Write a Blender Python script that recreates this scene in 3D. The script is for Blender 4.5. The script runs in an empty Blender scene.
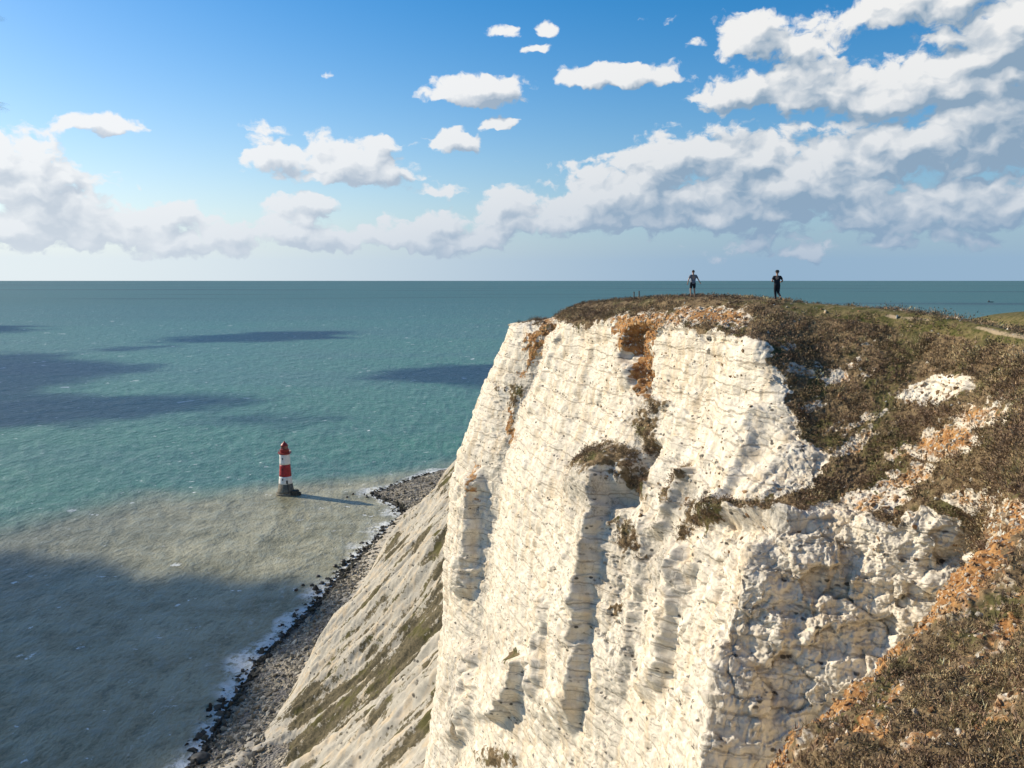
import bpy, bmesh, math, random
import numpy as np
from mathutils import Vector
random.seed(4); RNG = np.random.default_rng(7)
C = bpy.context.scene.collection
scn = bpy.context.scene
PI = math.pi

# ------------------------------------------------------------------ camera
CAMZ = 165.0            # eye height above the sea (m)
FPX = 835.0             # focal length in pixels of the 1024 px wide frame
PITCH = math.radians(7.13)
cam_d = bpy.data.cameras.new('camera'); cam = bpy.data.objects.new('camera', cam_d); C.objects.link(cam)
cam.location = (0, 0, CAMZ); cam.rotation_euler = (PI/2 - PITCH, 0, 0)
cam_d.sensor_width = 36; cam_d.lens = 36*FPX/1024; cam_d.clip_end = 300000; cam_d.clip_start = .2
scn.camera = cam

def ray(px, py):
    a = (np.asarray(px, float)-512)/FPX; b = -(np.asarray(py, float)-384)/FPX
    s, c = math.sin(PITCH), math.cos(PITCH)
    return a, b*s+c, b*c-s
def P(px, py, D):       # point seen at a pixel at forward distance D
    x, y, z = ray(px, py); k = D/y
    return np.stack([x*k, y*k, z*k+CAMZ], -1)
def SEA(px, py, z=0.0): # point seen at a pixel on the level z
    x, y, zz = ray(px, py); k = (z-CAMZ)/zz
    return np.stack([x*k, y*k, zz*k+CAMZ], -1)
def PIX(p):             # where a point of the land is seen, used once while laying out ground cover
    s, c = math.sin(PITCH), math.cos(PITCH)
    z = p[:, 2]-CAMZ; d = p[:, 1]*c - z*s; d = np.where(np.abs(d) < 1e-3, 1e-3, d)
    up = p[:, 1]*s + z*c
    return 512+FPX*p[:, 0]/d, 384-FPX*up/d

# ------------------------------------------------------------------ light
SUN_EL = math.radians(27); SUN_AZ = math.radians(-66)     # azimuth from +Y towards +X
SUN = Vector((math.sin(SUN_AZ)*math.cos(SUN_EL), math.cos(SUN_AZ)*math.cos(SUN_EL), math.sin(SUN_EL)))
sd = bpy.data.lights.new('sun', 'SUN'); so = bpy.data.objects.new('sun', sd); C.objects.link(so)
sd.energy = 4.6; sd.angle = math.radians(.5); sd.color = (1, .885, .70)
so.rotation_euler = (-SUN).to_track_quat('-Z', 'Y').to_euler()
scn.view_settings.view_transform = 'Standard'; scn.view_settings.look = 'None'
scn.view_settings.exposure = 0.36; scn.view_settings.gamma = 1
scn.render.engine = 'CYCLES'
scn.cycles.max_bounces = 5; scn.cycles.diffuse_bounces = 4; scn.cycles.glossy_bounces = 2
scn.cycles.transparent_max_bounces = 12; scn.cycles.use_denoising = True

# ------------------------------------------------------------------ node helper
class NT:
    def __init__(s, tree): s.t = tree; s.n = tree.nodes; s.l = tree.links
    def new(s, kind, **kw):
        n = s.n.new(kind)
        for k, v in kw.items(): setattr(n, k, v)
        return n
    def put(s, sock, v):
        if isinstance(v, bpy.types.NodeSocket): s.l.new(v, sock)
        elif v is not None:
            try: sock.default_value = v
            except Exception: sock.default_value = tuple(v)+(1,)
    def m(s, op, a, b=None, c=None, clamp=False):
        n = s.new('ShaderNodeMath', operation=op, use_clamp=clamp)
        s.put(n.inputs[0], a); s.put(n.inputs[1], b); s.put(n.inputs[2], c)
        return n.outputs[0]
    def v(s, op, a, b=None, scale=None):
        n = s.new('ShaderNodeVectorMath', operation=op); s.put(n.inputs[0], a); s.put(n.inputs[1], b)
        if scale is not None: s.put(n.inputs[3], scale)
        return n.outputs[1] if op in ('LENGTH', 'DOT_PRODUCT', 'DISTANCE') else n.outputs[0]
    def noise(s, vec, scale=1, detail=4, rough=.55, lac=2.0, dist=0, dims='3D', out=0):
        n = s.new('ShaderNodeTexNoise', noise_dimensions=dims); s.put(n.inputs['Vector'], vec)
        n.inputs['Scale'].default_value = scale; n.inputs['Detail'].default_value = detail
        n.inputs['Roughness'].default_value = rough; n.inputs['Lacunarity'].default_value = lac
        n.inputs['Distortion'].default_value = dist
        return n.outputs[out]
    def vor(s, vec, scale=1, feature='F1', rand=1, out='Distance', dims='3D'):
        n = s.new('ShaderNodeTexVoronoi', feature=feature, voronoi_dimensions=dims); s.put(n.inputs['Vector'], vec)
        n.inputs['Scale'].default_value = scale; n.inputs['Randomness'].default_value = rand
        return n.outputs[out]
    def ss(s, v, a, b, to0=0., to1=1.):
        n = s.new('ShaderNodeMapRange', interpolation_type='SMOOTHSTEP'); s.put(n.inputs[0], v)
        s.put(n.inputs[1], a); s.put(n.inputs[2], b); s.put(n.inputs[3], to0); s.put(n.inputs[4], to1)
        return n.outputs[0]
    def mix(s, f, a, b, blend='MIX'):
        n = s.new('ShaderNodeMix', data_type='RGBA', blend_type=blend)
        s.put(n.inputs[0], f); s.put(n.inputs[6], a if isinstance(a, bpy.types.NodeSocket) else tuple(a)+(1,))
        s.put(n.inputs[7], b if isinstance(b, bpy.types.NodeSocket) else tuple(b)+(1,))
        return n.outputs[2]
    def attr(s, name):
        n = s.new('ShaderNodeAttribute', attribute_name=name); return n
    def geo(s): return s.new('ShaderNodeNewGeometry').outputs['Position']
    def xyz(s, v):
        n = s.new('ShaderNodeSeparateXYZ'); s.put(n.inputs[0], v); return n.outputs
    def comb(s, x, y, z):
        n = s.new('ShaderNodeCombineXYZ'); s.put(n.inputs[0], x); s.put(n.inputs[1], y); s.put(n.inputs[2], z); return n.outputs[0]
    def bump(s, h, strength=.5, dist=.1, nrm=None):
        n = s.new('ShaderNodeBump'); s.put(n.inputs['Height'], h)
        n.inputs['Strength'].default_value = strength; n.inputs['Distance'].default_value = dist
        if nrm is not None: s.put(n.inputs['Normal'], nrm)
        return n.outputs[0]
def material(name):
    m = bpy.data.materials.new(name); m.use_nodes = True; m.node_tree.nodes.clear()
    return m, NT(m.node_tree)
def finish(N, color, rough=.9, nrm=None, spec=.2, metal=0):
    b = N.new('ShaderNodeBsdfPrincipled'); N.put(b.inputs['Base Color'], color if isinstance(color, bpy.types.NodeSocket) else tuple(color)+(1,))
    N.put(b.inputs['Roughness'], rough); N.put(b.inputs['Specular IOR Level'], spec); N.put(b.inputs['Metallic'], metal)
    if nrm is not None: N.put(b.inputs['Normal'], nrm)
    o = N.new('ShaderNodeOutputMaterial'); N.l.new(b.outputs[0], o.inputs[0]); return b
def flat_mat(name, col, rough=.7, var=.25, scale=3, spec=.3, metal=0):
    m, N = material(name)
    n = N.noise(N.geo(), scale, 5)
    c = N.mix(N.ss(n, .3, .7), tuple(x*(1-var) for x in col), tuple(min(1, x*(1+var)) for x in col))
    finish(N, c, rough, None, spec, metal); return m

# ------------------------------------------------------------------ world: sky and clouds
def azel(px, py):
    x, y, z = ray(px, py); return math.atan2(x, y), math.atan2(z, math.hypot(x, y))
CLOUDS = [ # px, py, rx, ry, weight: the cumulus over the Channel
 (80,125,52,12,1.0),(262,131,24,8,.9),(-10,160,58,24,1.15),(45,176,62,18,1.1),(20,200,110,20,.9),(150,219,95,18,1.05),(0,232,150,28,1.15),(180,240,85,24,1.05),
 (325,163,82,28,1.2),(385,180,62,14,1.1),(440,193,36,11,1.0),(295,205,40,11,1.0),(275,230,66,22,1.1),(345,238,85,19,1.1),(398,144,22,7,.9),
 (478,93,58,20,1.25),(452,143,30,16,1.1),(500,125,24,7,1.0),(546,30,12,11,.8),(503,29,18,8,.8),(328,76,10,6,.7),(530,50,18,5,.6),(462,28,10,5,.5),
 (622,78,72,14,1.25),(450,238,70,24,1.2),(550,217,90,33,1.25),(640,196,105,44,1.3),(720,160,95,34,1.25),(780,200,150,46,1.25),
 (790,90,88,26,1.25),(745,42,34,26,1.1),(800,48,60,16,.9),(900,92,110,28,1.2),(985,55,80,42,1.2),(920,10,100,22,1.1),(880,158,145,42,1.25),(980,140,90,50,1.25),(1030,20,70,40,1.2),
 (930,208,160,38,1.15),(1150,120,150,110,1.3),(-140,185,95,50,1.1),(735,255,48,10,.7),(803,256,22,10,.8),(992,242,24,8,.5),(850,240,150,12,.6),(655,20,26,7,.5),(688,45,16,5,.5),(570,165,46,10,.4)]
w = bpy.data.worlds.new('World'); scn.world = w; w.use_nodes = True; w.node_tree.nodes.clear()
def cloud_curves(rank=18):
    # where clouds stand, as sums of products of curves over azimuth and elevation
    U = np.linspace(-1, 1, 256); V = np.linspace(-.1, .6, 256); M = np.full((256, 256), -1.4)
    for px, py, rx, ry, wt in CLOUDS:
        a, e = azel(px, py); qx = (U-a)*FPX/rx; qy = (V-e)*FPX/ry; qy = np.maximum(qy, -1.45*qy)
        b = wt-.85*wt*(qx[:, None]**2+qy[None]**2); h = np.maximum(.25-abs(M-b), 0)/.25; M = np.maximum(M, b)+h**3*.25/6
    M = np.maximum(M, -1.1); u, sv, v = np.linalg.svd(M); u = u[:, :rank]*np.sqrt(sv[:rank]); v = v[:rank].T*np.sqrt(sv[:rank]); out = []
    for k in range(0, rank, 3):
        r = []
        for f in (u[:, k:k+3], v[:, k:k+3]):
            lo, hi = f.min(0), f.max(0); r += [(f-lo)/(hi-lo), tuple(hi-lo), tuple(lo)]
        out.append(r)
    return out
CURVES = cloud_curves()
def curve(N, x, tab):
    n = N.new('ShaderNodeRGBCurve'); N.put(n.inputs[1], N.comb(x, x, x)); m = n.mapping; m.use_clip = False
    for c in range(3):
        cp = m.curves[c].points; idx = list(range(0, 256, 2))+[255]
        cp[0].location = (0, tab[0, c]); cp[1].location = (1, tab[255, c])
        for i in idx[1:-1]: cp.new(i/255, float(tab[i, c]))
        for q in cp: q.handle_type = 'VECTOR'
    m.update(); return n.outputs[0]
def cloud_group(full):
    g = bpy.data.node_groups.new('cloud_density' if full else 'cloud_mass', 'ShaderNodeTree')
    g.interface.new_socket('vec', in_out='INPUT', socket_type='NodeSocketVector')
    g.interface.new_socket('density', in_out='OUTPUT', socket_type='NodeSocketFloat')
    N = NT(g); gi = N.new('NodeGroupInput'); go = N.new('NodeGroupOutput')
    vec = gi.outputs[0]
    p = vec
    U, V = N.xyz(p)[:2]
    U = N.m('MULTIPLY_ADD', U, .5, .5, clamp=True); V = N.m('MULTIPLY_ADD', V, 1/.7, .1/.7, clamp=True)
    M = 0.0
    for cu, au, bu, cv, av, bv in CURVES:
        fu = N.v('ADD', N.v('MULTIPLY', curve(N, U, cu), au), bu); fv = N.v('ADD', N.v('MULTIPLY', curve(N, V, cv), av), bv)
        M = N.m('ADD', N.v('DOT_PRODUCT', fu, fv), M)
    a1 = N.v('MULTIPLY', vec, (1, 1.55, 1))
    n1 = N.noise(a1, 15, 6 if full else 3, .55, dims='2D'); n2 = N.vor(a1, 24, dims='2D')
    d = N.m('MULTIPLY_ADD', N.m('SUBTRACT', n1, .5), 2.3, N.m('MULTIPLY', M, 1.0))
    d = N.m('MULTIPLY_ADD', N.m('SUBTRACT', .42, n2), .50, d)
    if full:
        n3 = N.noise(a1, 60, 4, .6, dims='2D'); n4 = N.vor(a1, 62, dims='2D')
        d = N.m('MULTIPLY_ADD', N.m('SUBTRACT', n3, .5), .55, d)
        d = N.m('MULTIPLY_ADD', N.m('SUBTRACT', .42, n4), .28, d)
    N.l.new(N.m('ADD', d, -.20), go.inputs[0]); return g
def build_world():
    N = NT(w.node_tree)
    g = cloud_group(True); gm = cloud_group(False)
    tc = N.new('ShaderNodeTexCoord'); d = tc.outputs['Generated']
    x, y, z = N.xyz(d)[:3]
    az = N.m('ARCTAN2', x, y); el = N.m('ARCSINE', z)
    p = N.comb(az, el, 0)
    wn = N.noise(p, 10, 2, .5, dims='2D', out=1); wn2 = N.noise(p, 34, 3, .55, dims='2D', out=1)
    p = N.v('ADD', p, N.v('SCALE', N.v('SUBTRACT', wn, (.5, .5, .5)), None, .014))
    p = N.v('ADD', p, N.v('SCALE', N.v('SUBTRACT', wn2, (.5, .5, .5)), None, .018)); p = N.v('MULTIPLY', p, (1, 1, 0))
    sky = N.new('ShaderNodeTexSky', sky_type='NISHITA'); sky.sun_disc = False
    sky.sun_elevation = SUN_EL; sky.sun_rotation = SUN_AZ; sky.altitude = 100
    sky.air_density = 1.0; sky.dust_density = .6; sky.ozone_density = 3.0
    hs = N.new('ShaderNodeHueSaturation'); N.l.new(sky.outputs[0], hs.inputs['Color']); hs.inputs['Saturation'].default_value = 1.5; hs.inputs['Value'].default_value = .98
    base = hs.outputs[0]
    # pale air low over the sea
    low = N.m('POWER', 2.718, N.m('MULTIPLY', N.m('MAXIMUM', el, 0), -9.0))
    low = N.m('MULTIPLY', low, 1.22, clamp=True)
    side = N.ss(az, -.6, .35)
    hz = N.mix(side, (5.4, 6.0, 6.3), (2.1, 3.15, 4.3))
    base = N.mix(N.m('MULTIPLY', low, .98), base, hz)
    def tap(dx, dy, gr):
        n = N.new('ShaderNodeGroup'); n.node_tree = gr
        N.put(n.inputs[0], N.v('ADD', p, (dx, dy, 0))); return n.outputs[0]
    d0 = tap(0, 0, g); c0 = tap(0, 0, gm); d1 = tap(-.010, .013, gm); d2 = tap(-.022, .045, gm)
    alpha = N.ss(d0, -.03, .44)
    ab = N.m('ADD', N.m('MULTIPLY', N.m('MAXIMUM', d1, 0), .50), N.m('MULTIPLY', N.m('MAXIMUM', d2, 0), .85))
    rel = N.m('MULTIPLY', N.m('SUBTRACT', c0, d1), 1.0)
    fine = N.m('MULTIPLY', N.m('SUBTRACT', d0, c0), .55)
    lit = N.m('ADD', N.m('ADD', N.m('POWER', 2.718, N.m('MULTIPLY', ab, -1.08)), rel), fine, clamp=True)
    side2 = N.ss(az, -.45, .3)
    dark = N.mix(side2, (3.2, 3.7, 4.4), (1.85, 2.6, 3.4))
    brig = N.mix(side2, (6.8, 6.8, 6.8), (6.6, 6.5, 6.3))
    cc = N.mix(lit, dark, brig)
    # clouds far off near the horizon fade into the pale air
    cc = N.mix(N.m('MULTIPLY', low, .74), cc, N.mix(side, (4.8, 5.3, 5.8), (1.9, 2.8, 4.0)))
    up = N.ss(el, .0, .012)
    alpha = N.m('MULTIPLY', alpha, up)
    col = N.mix(N.m('MULTIPLY', alpha, .97), base, cc)
    bg = N.new('ShaderNodeBackground'); N.put(bg.inputs[0], col); bg.inputs[1].default_value = .112
    o = N.new('ShaderNodeOutputWorld'); N.l.new(bg.outputs[0], o.inputs[0])
    w.cycles.sampling_method = 'MANUAL'; w.cycles.sample_map_resolution = 512
build_world()

# ------------------------------------------------------------------ numpy noise
def _hash(ix, iy, iz, seed):
    h = (ix.astype(np.uint32)*np.uint32(374761393) + iy.astype(np.uint32)*np.uint32(668265263) + iz.astype(np.uint32)*np.uint32(2147483647) + np.uint32(seed*974711+17))
    h = (h ^ (h >> np.uint32(13)))*np.uint32(1274126177)
    h ^= h >> np.uint32(16); h *= np.uint32(2246822519); h ^= h >> np.uint32(15)
    return h
GR = RNG.normal(size=(256, 3)).astype(np.float32); GR /= np.linalg.norm(GR, axis=1)[:, None]
def perlin(p, seed=0):
    p = p.astype(np.float32); i = np.floor(p).astype(np.int32); f = p-i; u = f*f*f*(f*(f*6-15)+10)
    out = np.zeros(len(p), np.float32)
    for dx in (0, 1):
        wx = u[:, 0] if dx else 1-u[:, 0]
        for dy in (0, 1):
            wy = u[:, 1] if dy else 1-u[:, 1]
            for dz in (0, 1):
                wz = u[:, 2] if dz else 1-u[:, 2]
                g = GR[(_hash(i[:, 0]+dx, i[:, 1]+dy, i[:, 2]+dz, seed) & np.uint32(255)).astype(np.int32)]
                out += wx*wy*wz*(g[:, 0]*(f[:, 0]-dx)+g[:, 1]*(f[:, 1]-dy)+g[:, 2]*(f[:, 2]-dz))
    return out*1.5
def fbm(p, oct=4, gain=.5, seed=0, ridged=False):
    a = 1.; s = np.zeros(len(p), np.float32); q = p.copy(); t = 0
    for o in range(oct):
        n = perlin(q, seed+o*7)
        s += a*((1-2*np.abs(n)) if ridged else n); t += a; a *= gain; q = q*2.03+5.3
    return s/t
def worley(p, seed=0):
    p = p.astype(np.float32); i = np.floor(p).astype(np.int32); best = np.full(len(p), 9., np.float32); sec = best.copy(); cid = np.zeros(len(p), np.float32)
    for dx in (-1, 0, 1):
        for dy in (-1, 0, 1):
            for dz in (-1, 0, 1):
                c = i+np.array([dx, dy, dz], np.int32); h = _hash(c[:, 0], c[:, 1], c[:, 2], seed)
                r = [((h >> np.uint32(k)) & np.uint32(1023)).astype(np.float32)/1023. for k in (0, 10, 20)]
                d = sum((c[:, k]+r[k]-p[:, k])**2 for k in range(3))
                n = d < best; sec = np.where(n, best, np.minimum(sec, d)); cid = np.where(n, r[0]*.5+r[1]*.5, cid); best = np.where(n, d, best)
    return np.sqrt(best), np.sqrt(sec), cid
def sstep(x, a, b): t = np.clip((x-a)/(b-a), 0, 1); return t*t*(3-2*t)

# ------------------------------------------------------------------ mesh helpers
def grid_mesh(name, pts, nu, nv, mat, attrs=None, keep=None, smooth=True):
    me = bpy.data.meshes.new(name); n = nu*nv
    a = np.arange(n).reshape(nu, nv)
    q = np.stack([a[:-1, :-1], a[1:, :-1], a[1:, 1:], a[:-1, 1:]], -1).reshape(-1, 4)
    if keep is not None: q = q[keep]
    me.vertices.add(n); me.vertices.foreach_set('co', pts.astype(np.float32).ravel())
    me.loops.add(len(q)*4); me.loops.foreach_set('vertex_index', q.ravel().astype(np.int32))
    me.polygons.add(len(q)); me.polygons.foreach_set('loop_start', np.arange(0, len(q)*4, 4, dtype=np.int32)); me.polygons.foreach_set('loop_total', np.full(len(q), 4, np.int32))
    me.polygons.foreach_set('use_smooth', np.full(len(q), smooth))
    for k, v in (attrs or {}).items():
        at = me.attributes.new(k, 'FLOAT', 'POINT'); at.data.foreach_set('value', v.astype(np.float32))
    me.update(calc_edges=True); me.materials.append(mat)
    o = bpy.data.objects.new(name, me); C.objects.link(o); return o
def tri_mesh(name, V, T, mat, col=None, smooth=False):
    me = bpy.data.meshes.new(name); me.vertices.add(len(V)); me.vertices.foreach_set('co', V.astype(np.float32).ravel())
    me.loops.add(len(T)*3); me.loops.foreach_set('vertex_index', T.ravel().astype(np.int32))
    me.polygons.add(len(T)); me.polygons.foreach_set('loop_start', np.arange(0, len(T)*3, 3, dtype=np.int32)); me.polygons.foreach_set('loop_total', np.full(len(T), 3, np.int32))
    me.polygons.foreach_set('use_smooth', np.full(len(T), smooth))
    if col is not None:
        at = me.attributes.new('tint', 'FLOAT_COLOR', 'POINT'); at.data.foreach_set('color', np.c_[col, np.ones(len(col))].astype(np.float32).ravel())
    me.update(calc_edges=True); me.materials.append(mat)
    o = bpy.data.objects.new(name, me); C.objects.link(o); return o
def tag(o, label=None, cat=None, group=None, kind=None):
    for k, v in (('label', label), ('category', cat), ('group', group), ('kind', kind)):
        if v: o[k] = v
    return o
def pchip(K, t):
    """K: (n, ...) control values at 0..n-1; t: samples. Monotone cubic."""
    n = len(K); d = K[1:]-K[:-1]; m = np.zeros_like(K)
    s = (np.sign(d[:-1]) == np.sign(d[1:])) & (np.abs(d[:-1]*d[1:]) > 1e-12)
    m[1:-1] = np.where(s, 2*d[:-1]*d[1:]/np.where(s, d[:-1]+d[1:], 1), 0); m[0] = d[0]; m[-1] = d[-1]
    i = np.clip(np.floor(t).astype(int), 0, n-2); f = (t-i).reshape((-1,)+(1,)*(K.ndim-1)); f2 = f*f; f3 = f2*f
    return K[i]*(2*f3-3*f2+1)+m[i]*(f3-2*f2+f)+K[i+1]*(-2*f3+3*f2)+m[i+1]*(f3-f2)
def normals(P3):
    du = np.gradient(P3, axis=0); dv = np.gradient(P3, axis=1); n = np.cross(du, dv); return n/np.maximum(np.linalg.norm(n, axis=2, keepdims=True), 1e-9)
def line_dist(x, y, pts):
    """signed horizontal offset and closeness to a polyline of (px, py); returns dx (x - line x at same y), param in 0..1, outside flag"""
    p = np.array(pts, float); o = np.argsort(p[:, 1]); p = p[o]
    lx = np.interp(y, p[:, 1], p[:, 0]); t = (y-p[0, 1])/(p[-1, 1]-p[0, 1])
    return x-lx, t
def poly_in(x, y, poly):
    ins = np.zeros(len(x), bool); n = len(poly)
    for i in range(n):
        x1, y1 = poly[i]; x2, y2 = poly[(i+1) % n]
        c = ((y1 > y) != (y2 > y)) & (x < (x2-x1)*(y-y1)/(y2-y1+1e-12)+x1); ins ^= c
    return ins
def poly_sd(x, y, poly, closed=True):
    d = np.full(len(x), 1e9); n = len(poly)
    for i in range(n if closed else n-1):
        a = np.array(poly[i], float); b = np.array(poly[(i+1) % n], float); ab = b-a
        t = np.clip(((x-a[0])*ab[0]+(y-a[1])*ab[1])/(ab@ab+1e-9), 0, 1)
        d = np.minimum(d, np.hypot(x-a[0]-t*ab[0], y-a[1]-t*ab[1]))
    return np.where(poly_in(x, y, poly), d, -d) if closed else d
def soft(x, y, poly, w=4): return sstep(poly_sd(x, y, poly), -w, w)
def blob(x, y, cx, cy, rx, ry, rot=0):
    c, s = math.cos(math.radians(rot)), math.sin(math.radians(rot)); dx, dy = x-cx, y-cy
    u = (dx*c+dy*s)/rx; v = (-dx*s+dy*c)/ry
    return np.exp(-(u*u+v*v)**1.5)

# ------------------------------------------------------------------ ground material: chalk, soil, scrub, weathering
def land_material(name='chalk_and_turf', sc=1.0, chalk=(.765, .69, .565), scrubdark=(.11, .078, .045), crack=1., scrublight=(.25, .18, .10)):
    m, N = material(name)
    g = N.geo(); pos = N.v('SCALE', g, None, 1.0/sc)
    x, y, z = N.xyz(pos)[:3]
    veg = N.attr('veg').outputs['Fac']; soil = N.attr('soil').outputs['Fac']; grey = N.attr('grey').outputs['Fac']
    # bedding: thin dark dotted flint seams, weakly dipping
    wob = N.noise(pos, .35, 4, .6)
    zb = N.m('ADD', z, N.m('MULTIPLY', wob, .9)); zb = N.m('ADD', zb, N.m('MULTIPLY', x, .03))
    ph = N.m('FRACT', N.m('MULTIPLY', zb, .62))
    seam = N.m('SUBTRACT', 1, N.ss(N.m('ABSOLUTE', N.m('SUBTRACT', ph, .5)), .05, .14))
    ph2 = N.m('FRACT', N.m('MULTIPLY', zb, 1.9)); seam2 = N.m('SUBTRACT', 1, N.ss(N.m('ABSOLUTE', N.m('SUBTRACT', ph2, .5)), .02, .2))
    wv = N.v('MULTIPLY', pos, (1, 1, 1.5))
    dots = N.m('SUBTRACT', 1, N.ss(N.vor(wv, 1.9), .20, .36))
    dn = N.ss(N.noise(pos, .5, 4, .65), .47, .62)
    fl = N.m('MULTIPLY', N.m('MULTIPLY', N.m('MAXIMUM', seam, N.m('MULTIPLY', seam2, .45)), dots), N.ss(N.noise(pos, .7, 3), .34, .48))
    spots = N.m('MULTIPLY', N.m('SUBTRACT', 1, N.ss(N.vor(pos, 1.9), .05, .14)), dn)
    fl = N.m('MAXIMUM', N.m('MULTIPLY', fl, .9), N.m('MULTIPLY', spots, .8))
    # chalk colour
    big = N.noise(pos, .12, 5, .6); med = N.noise(pos, 1.3, 7, .65); fine = N.noise(pos, 9, 5, .7)
    streak = N.noise(N.v('MULTIPLY', pos, (1, 1, .14)), 1.1, 5, .6)
    c = N.mix(N.ss(med, .35, .68), tuple(k*.80 for k in chalk), tuple(min(.87, k*1.08) for k in chalk))
    c = N.mix(N.m('MULTIPLY', N.ss(streak, .46, .68), .60), c, (.60, .46, .29))
    c = N.mix(N.m('MULTIPLY', N.ss(N.noise(N.v('ADD', pos, (31, 7, 2)), .55, 5, .65), .54, .68), .42), c, (.50, .46, .40))
    crk = N.vor(N.v('ADD', pos, N.v('SCALE', N.noise(pos, 1.5, 3, out=1), None, .5)), 1.1, 'DISTANCE_TO_EDGE')
    c = N.mix(N.m('MULTIPLY', N.m('SUBTRACT', 1, N.ss(crk, .0, .03)), .22*crack), c, (.33, .29, .23))
    c = N.mix(N.m('MULTIPLY', N.m('SUBTRACT', 1, N.ss(fine, .32, .45)), .22), c, (.40, .36, .30))
    # lichen-grey weathered chalk, plus the shade of the tip recess painted grey
    gf = N.m('ADD', grey, N.m('MULTIPLY', N.m('SUBTRACT', med, .5), 1.6)); gf = N.ss(gf, .35, .85)
    c = N.mix(N.m('MULTIPLY', gf, .85), c, N.mix(N.ss(fine, .38, .62), (.17, .155, .13), (.43, .40, .35)))
    zl = N.m('ADD', zb, N.m('MULTIPLY', N.noise(pos, 1.2, 3), .25))
    def lines(f, w, th):
        q = N.m('FRACT', N.m('MULTIPLY', zl, f)); l = N.m('SUBTRACT', 1, N.ss(N.m('ABSOLUTE', N.m('SUBTRACT', q, .5)), w*f*.35, w*f))
        return N.m('MULTIPLY', l, N.ss(N.noise(N.v('ADD', N.v('MULTIPLY', pos, (.6, .6, 1.5)), (f*9, 3, 5)), .9, 5, .65), th-.05, th+.05))
    ln = N.m('MAXIMUM', lines(.71, .08, .42), N.m('MULTIPLY', lines(1.83, .05, .49), .7))
    vc2 = N.vor(N.v('ADD', N.v('MULTIPLY', pos, (1.3, 1.3, .55)), N.v('SCALE', N.noise(pos, 1.1, 4, out=1), None, .6)), .8, 'DISTANCE_TO_EDGE')
    vl = N.m('MULTIPLY', N.m('SUBTRACT', 1, N.ss(vc2, .0, .03)), N.ss(N.noise(pos, .6, 3), .46, .56))
    ln = N.m('MULTIPLY', N.m('MAXIMUM', ln, N.m('MULTIPLY', vl, .7)), crack)
    c = N.mix(N.m('MULTIPLY', ln, .60), c, (.27, .22, .16))
    c = N.mix(fl, c, (.05, .047, .042))
    # orange clay
    sf = N.ss(N.m('ADD', soil, N.m('MULTIPLY', N.m('SUBTRACT', med, .5), 1.5)), .40, .68)
    oc = N.mix(N.ss(N.noise(pos, 2.2, 6, .7), .35, .65), (.21, .092, .034), (.46, .255, .100))
    oc = N.mix(N.ss(N.noise(pos, 5.5, 5, .7), .56, .68), oc, (.60, .50, .36))
    c = N.mix(sf, c, oc)
    # scrub and turf
    vf = N.ss(N.m('ADD', veg, N.m('ADD', N.m('MULTIPLY', N.m('SUBTRACT', med, .5), 1.3), N.m('MULTIPLY', N.m('SUBTRACT', N.noise(pos, 4.5, 4), .5), .6))), .42, .60)
    vc = N.mix(N.ss(N.noise(pos, 3.2, 6, .75), .36, .64), scrubdark, scrublight)
    vc = N.mix(N.ss(N.noise(pos, .42, 5, .6), .50, .62), vc, N.mix(fine, (.05, .05, .018), (.16, .14, .06)))
    tf = N.attr('turf').outputs['Fac']
    vc = N.mix(N.ss(N.m('ADD', tf, N.m('MULTIPLY', N.m('SUBTRACT', med, .5), .8)), .4, .6), vc, N.mix(N.ss(N.noise(pos, 1.5, 6, .7), .4, .62), (.070, .072, .022), (.19, .15, .07)))
    pf = N.attr('path').outputs['Fac']
    c = N.mix(vf, c, vc)
    c = N.mix(N.ss(N.m('ADD', pf, N.m('MULTIPLY', N.m('SUBTRACT', med, .5), 1.0)), .4, .7), c, (.36, .28, .18))
    h = N.m('ADD', N.m('MULTIPLY', med, .3), N.m('ADD', N.m('MULTIPLY', fine, .16), N.m('MULTIPLY', N.noise(pos, 28, 3), .05)))
    h = N.m('SUBTRACT', h, N.m('MULTIPLY', N.m('SUBTRACT', 1, N.ss(crk, 0, .05)), .06*crack))
    seamc = N.m('MULTIPLY', N.ss(N.noise(N.v('MULTIPLY', pos, (.8, .8, 4)), 1.3, 5, .7), .55, .62), .45)
    h = N.m('SUBTRACT', h, N.m('MULTIPLY', seamc, .18))
    h = N.m('SUBTRACT', h, N.m('MULTIPLY', ln, .30))
    bl = N.xyz(N.vor(N.v('ADD', N.v('MULTIPLY', pos, (1, 1, 1.8)), N.v('SCALE', N.noise(pos, 2, 3, out=1), None, .4)), 2.4, out='Color'))[0]
    h = N.m('ADD', h, N.m('MULTIPLY', bl, .10))
    h = N.m('SUBTRACT', h, N.m('MULTIPLY', fl, .12))
    h = N.m('SUBTRACT', h, N.m('MULTIPLY', seam2, .05))
    finish(N, c, .95, N.bump(h, .42, .26*sc), .1); return m
LAND = land_material()

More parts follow.
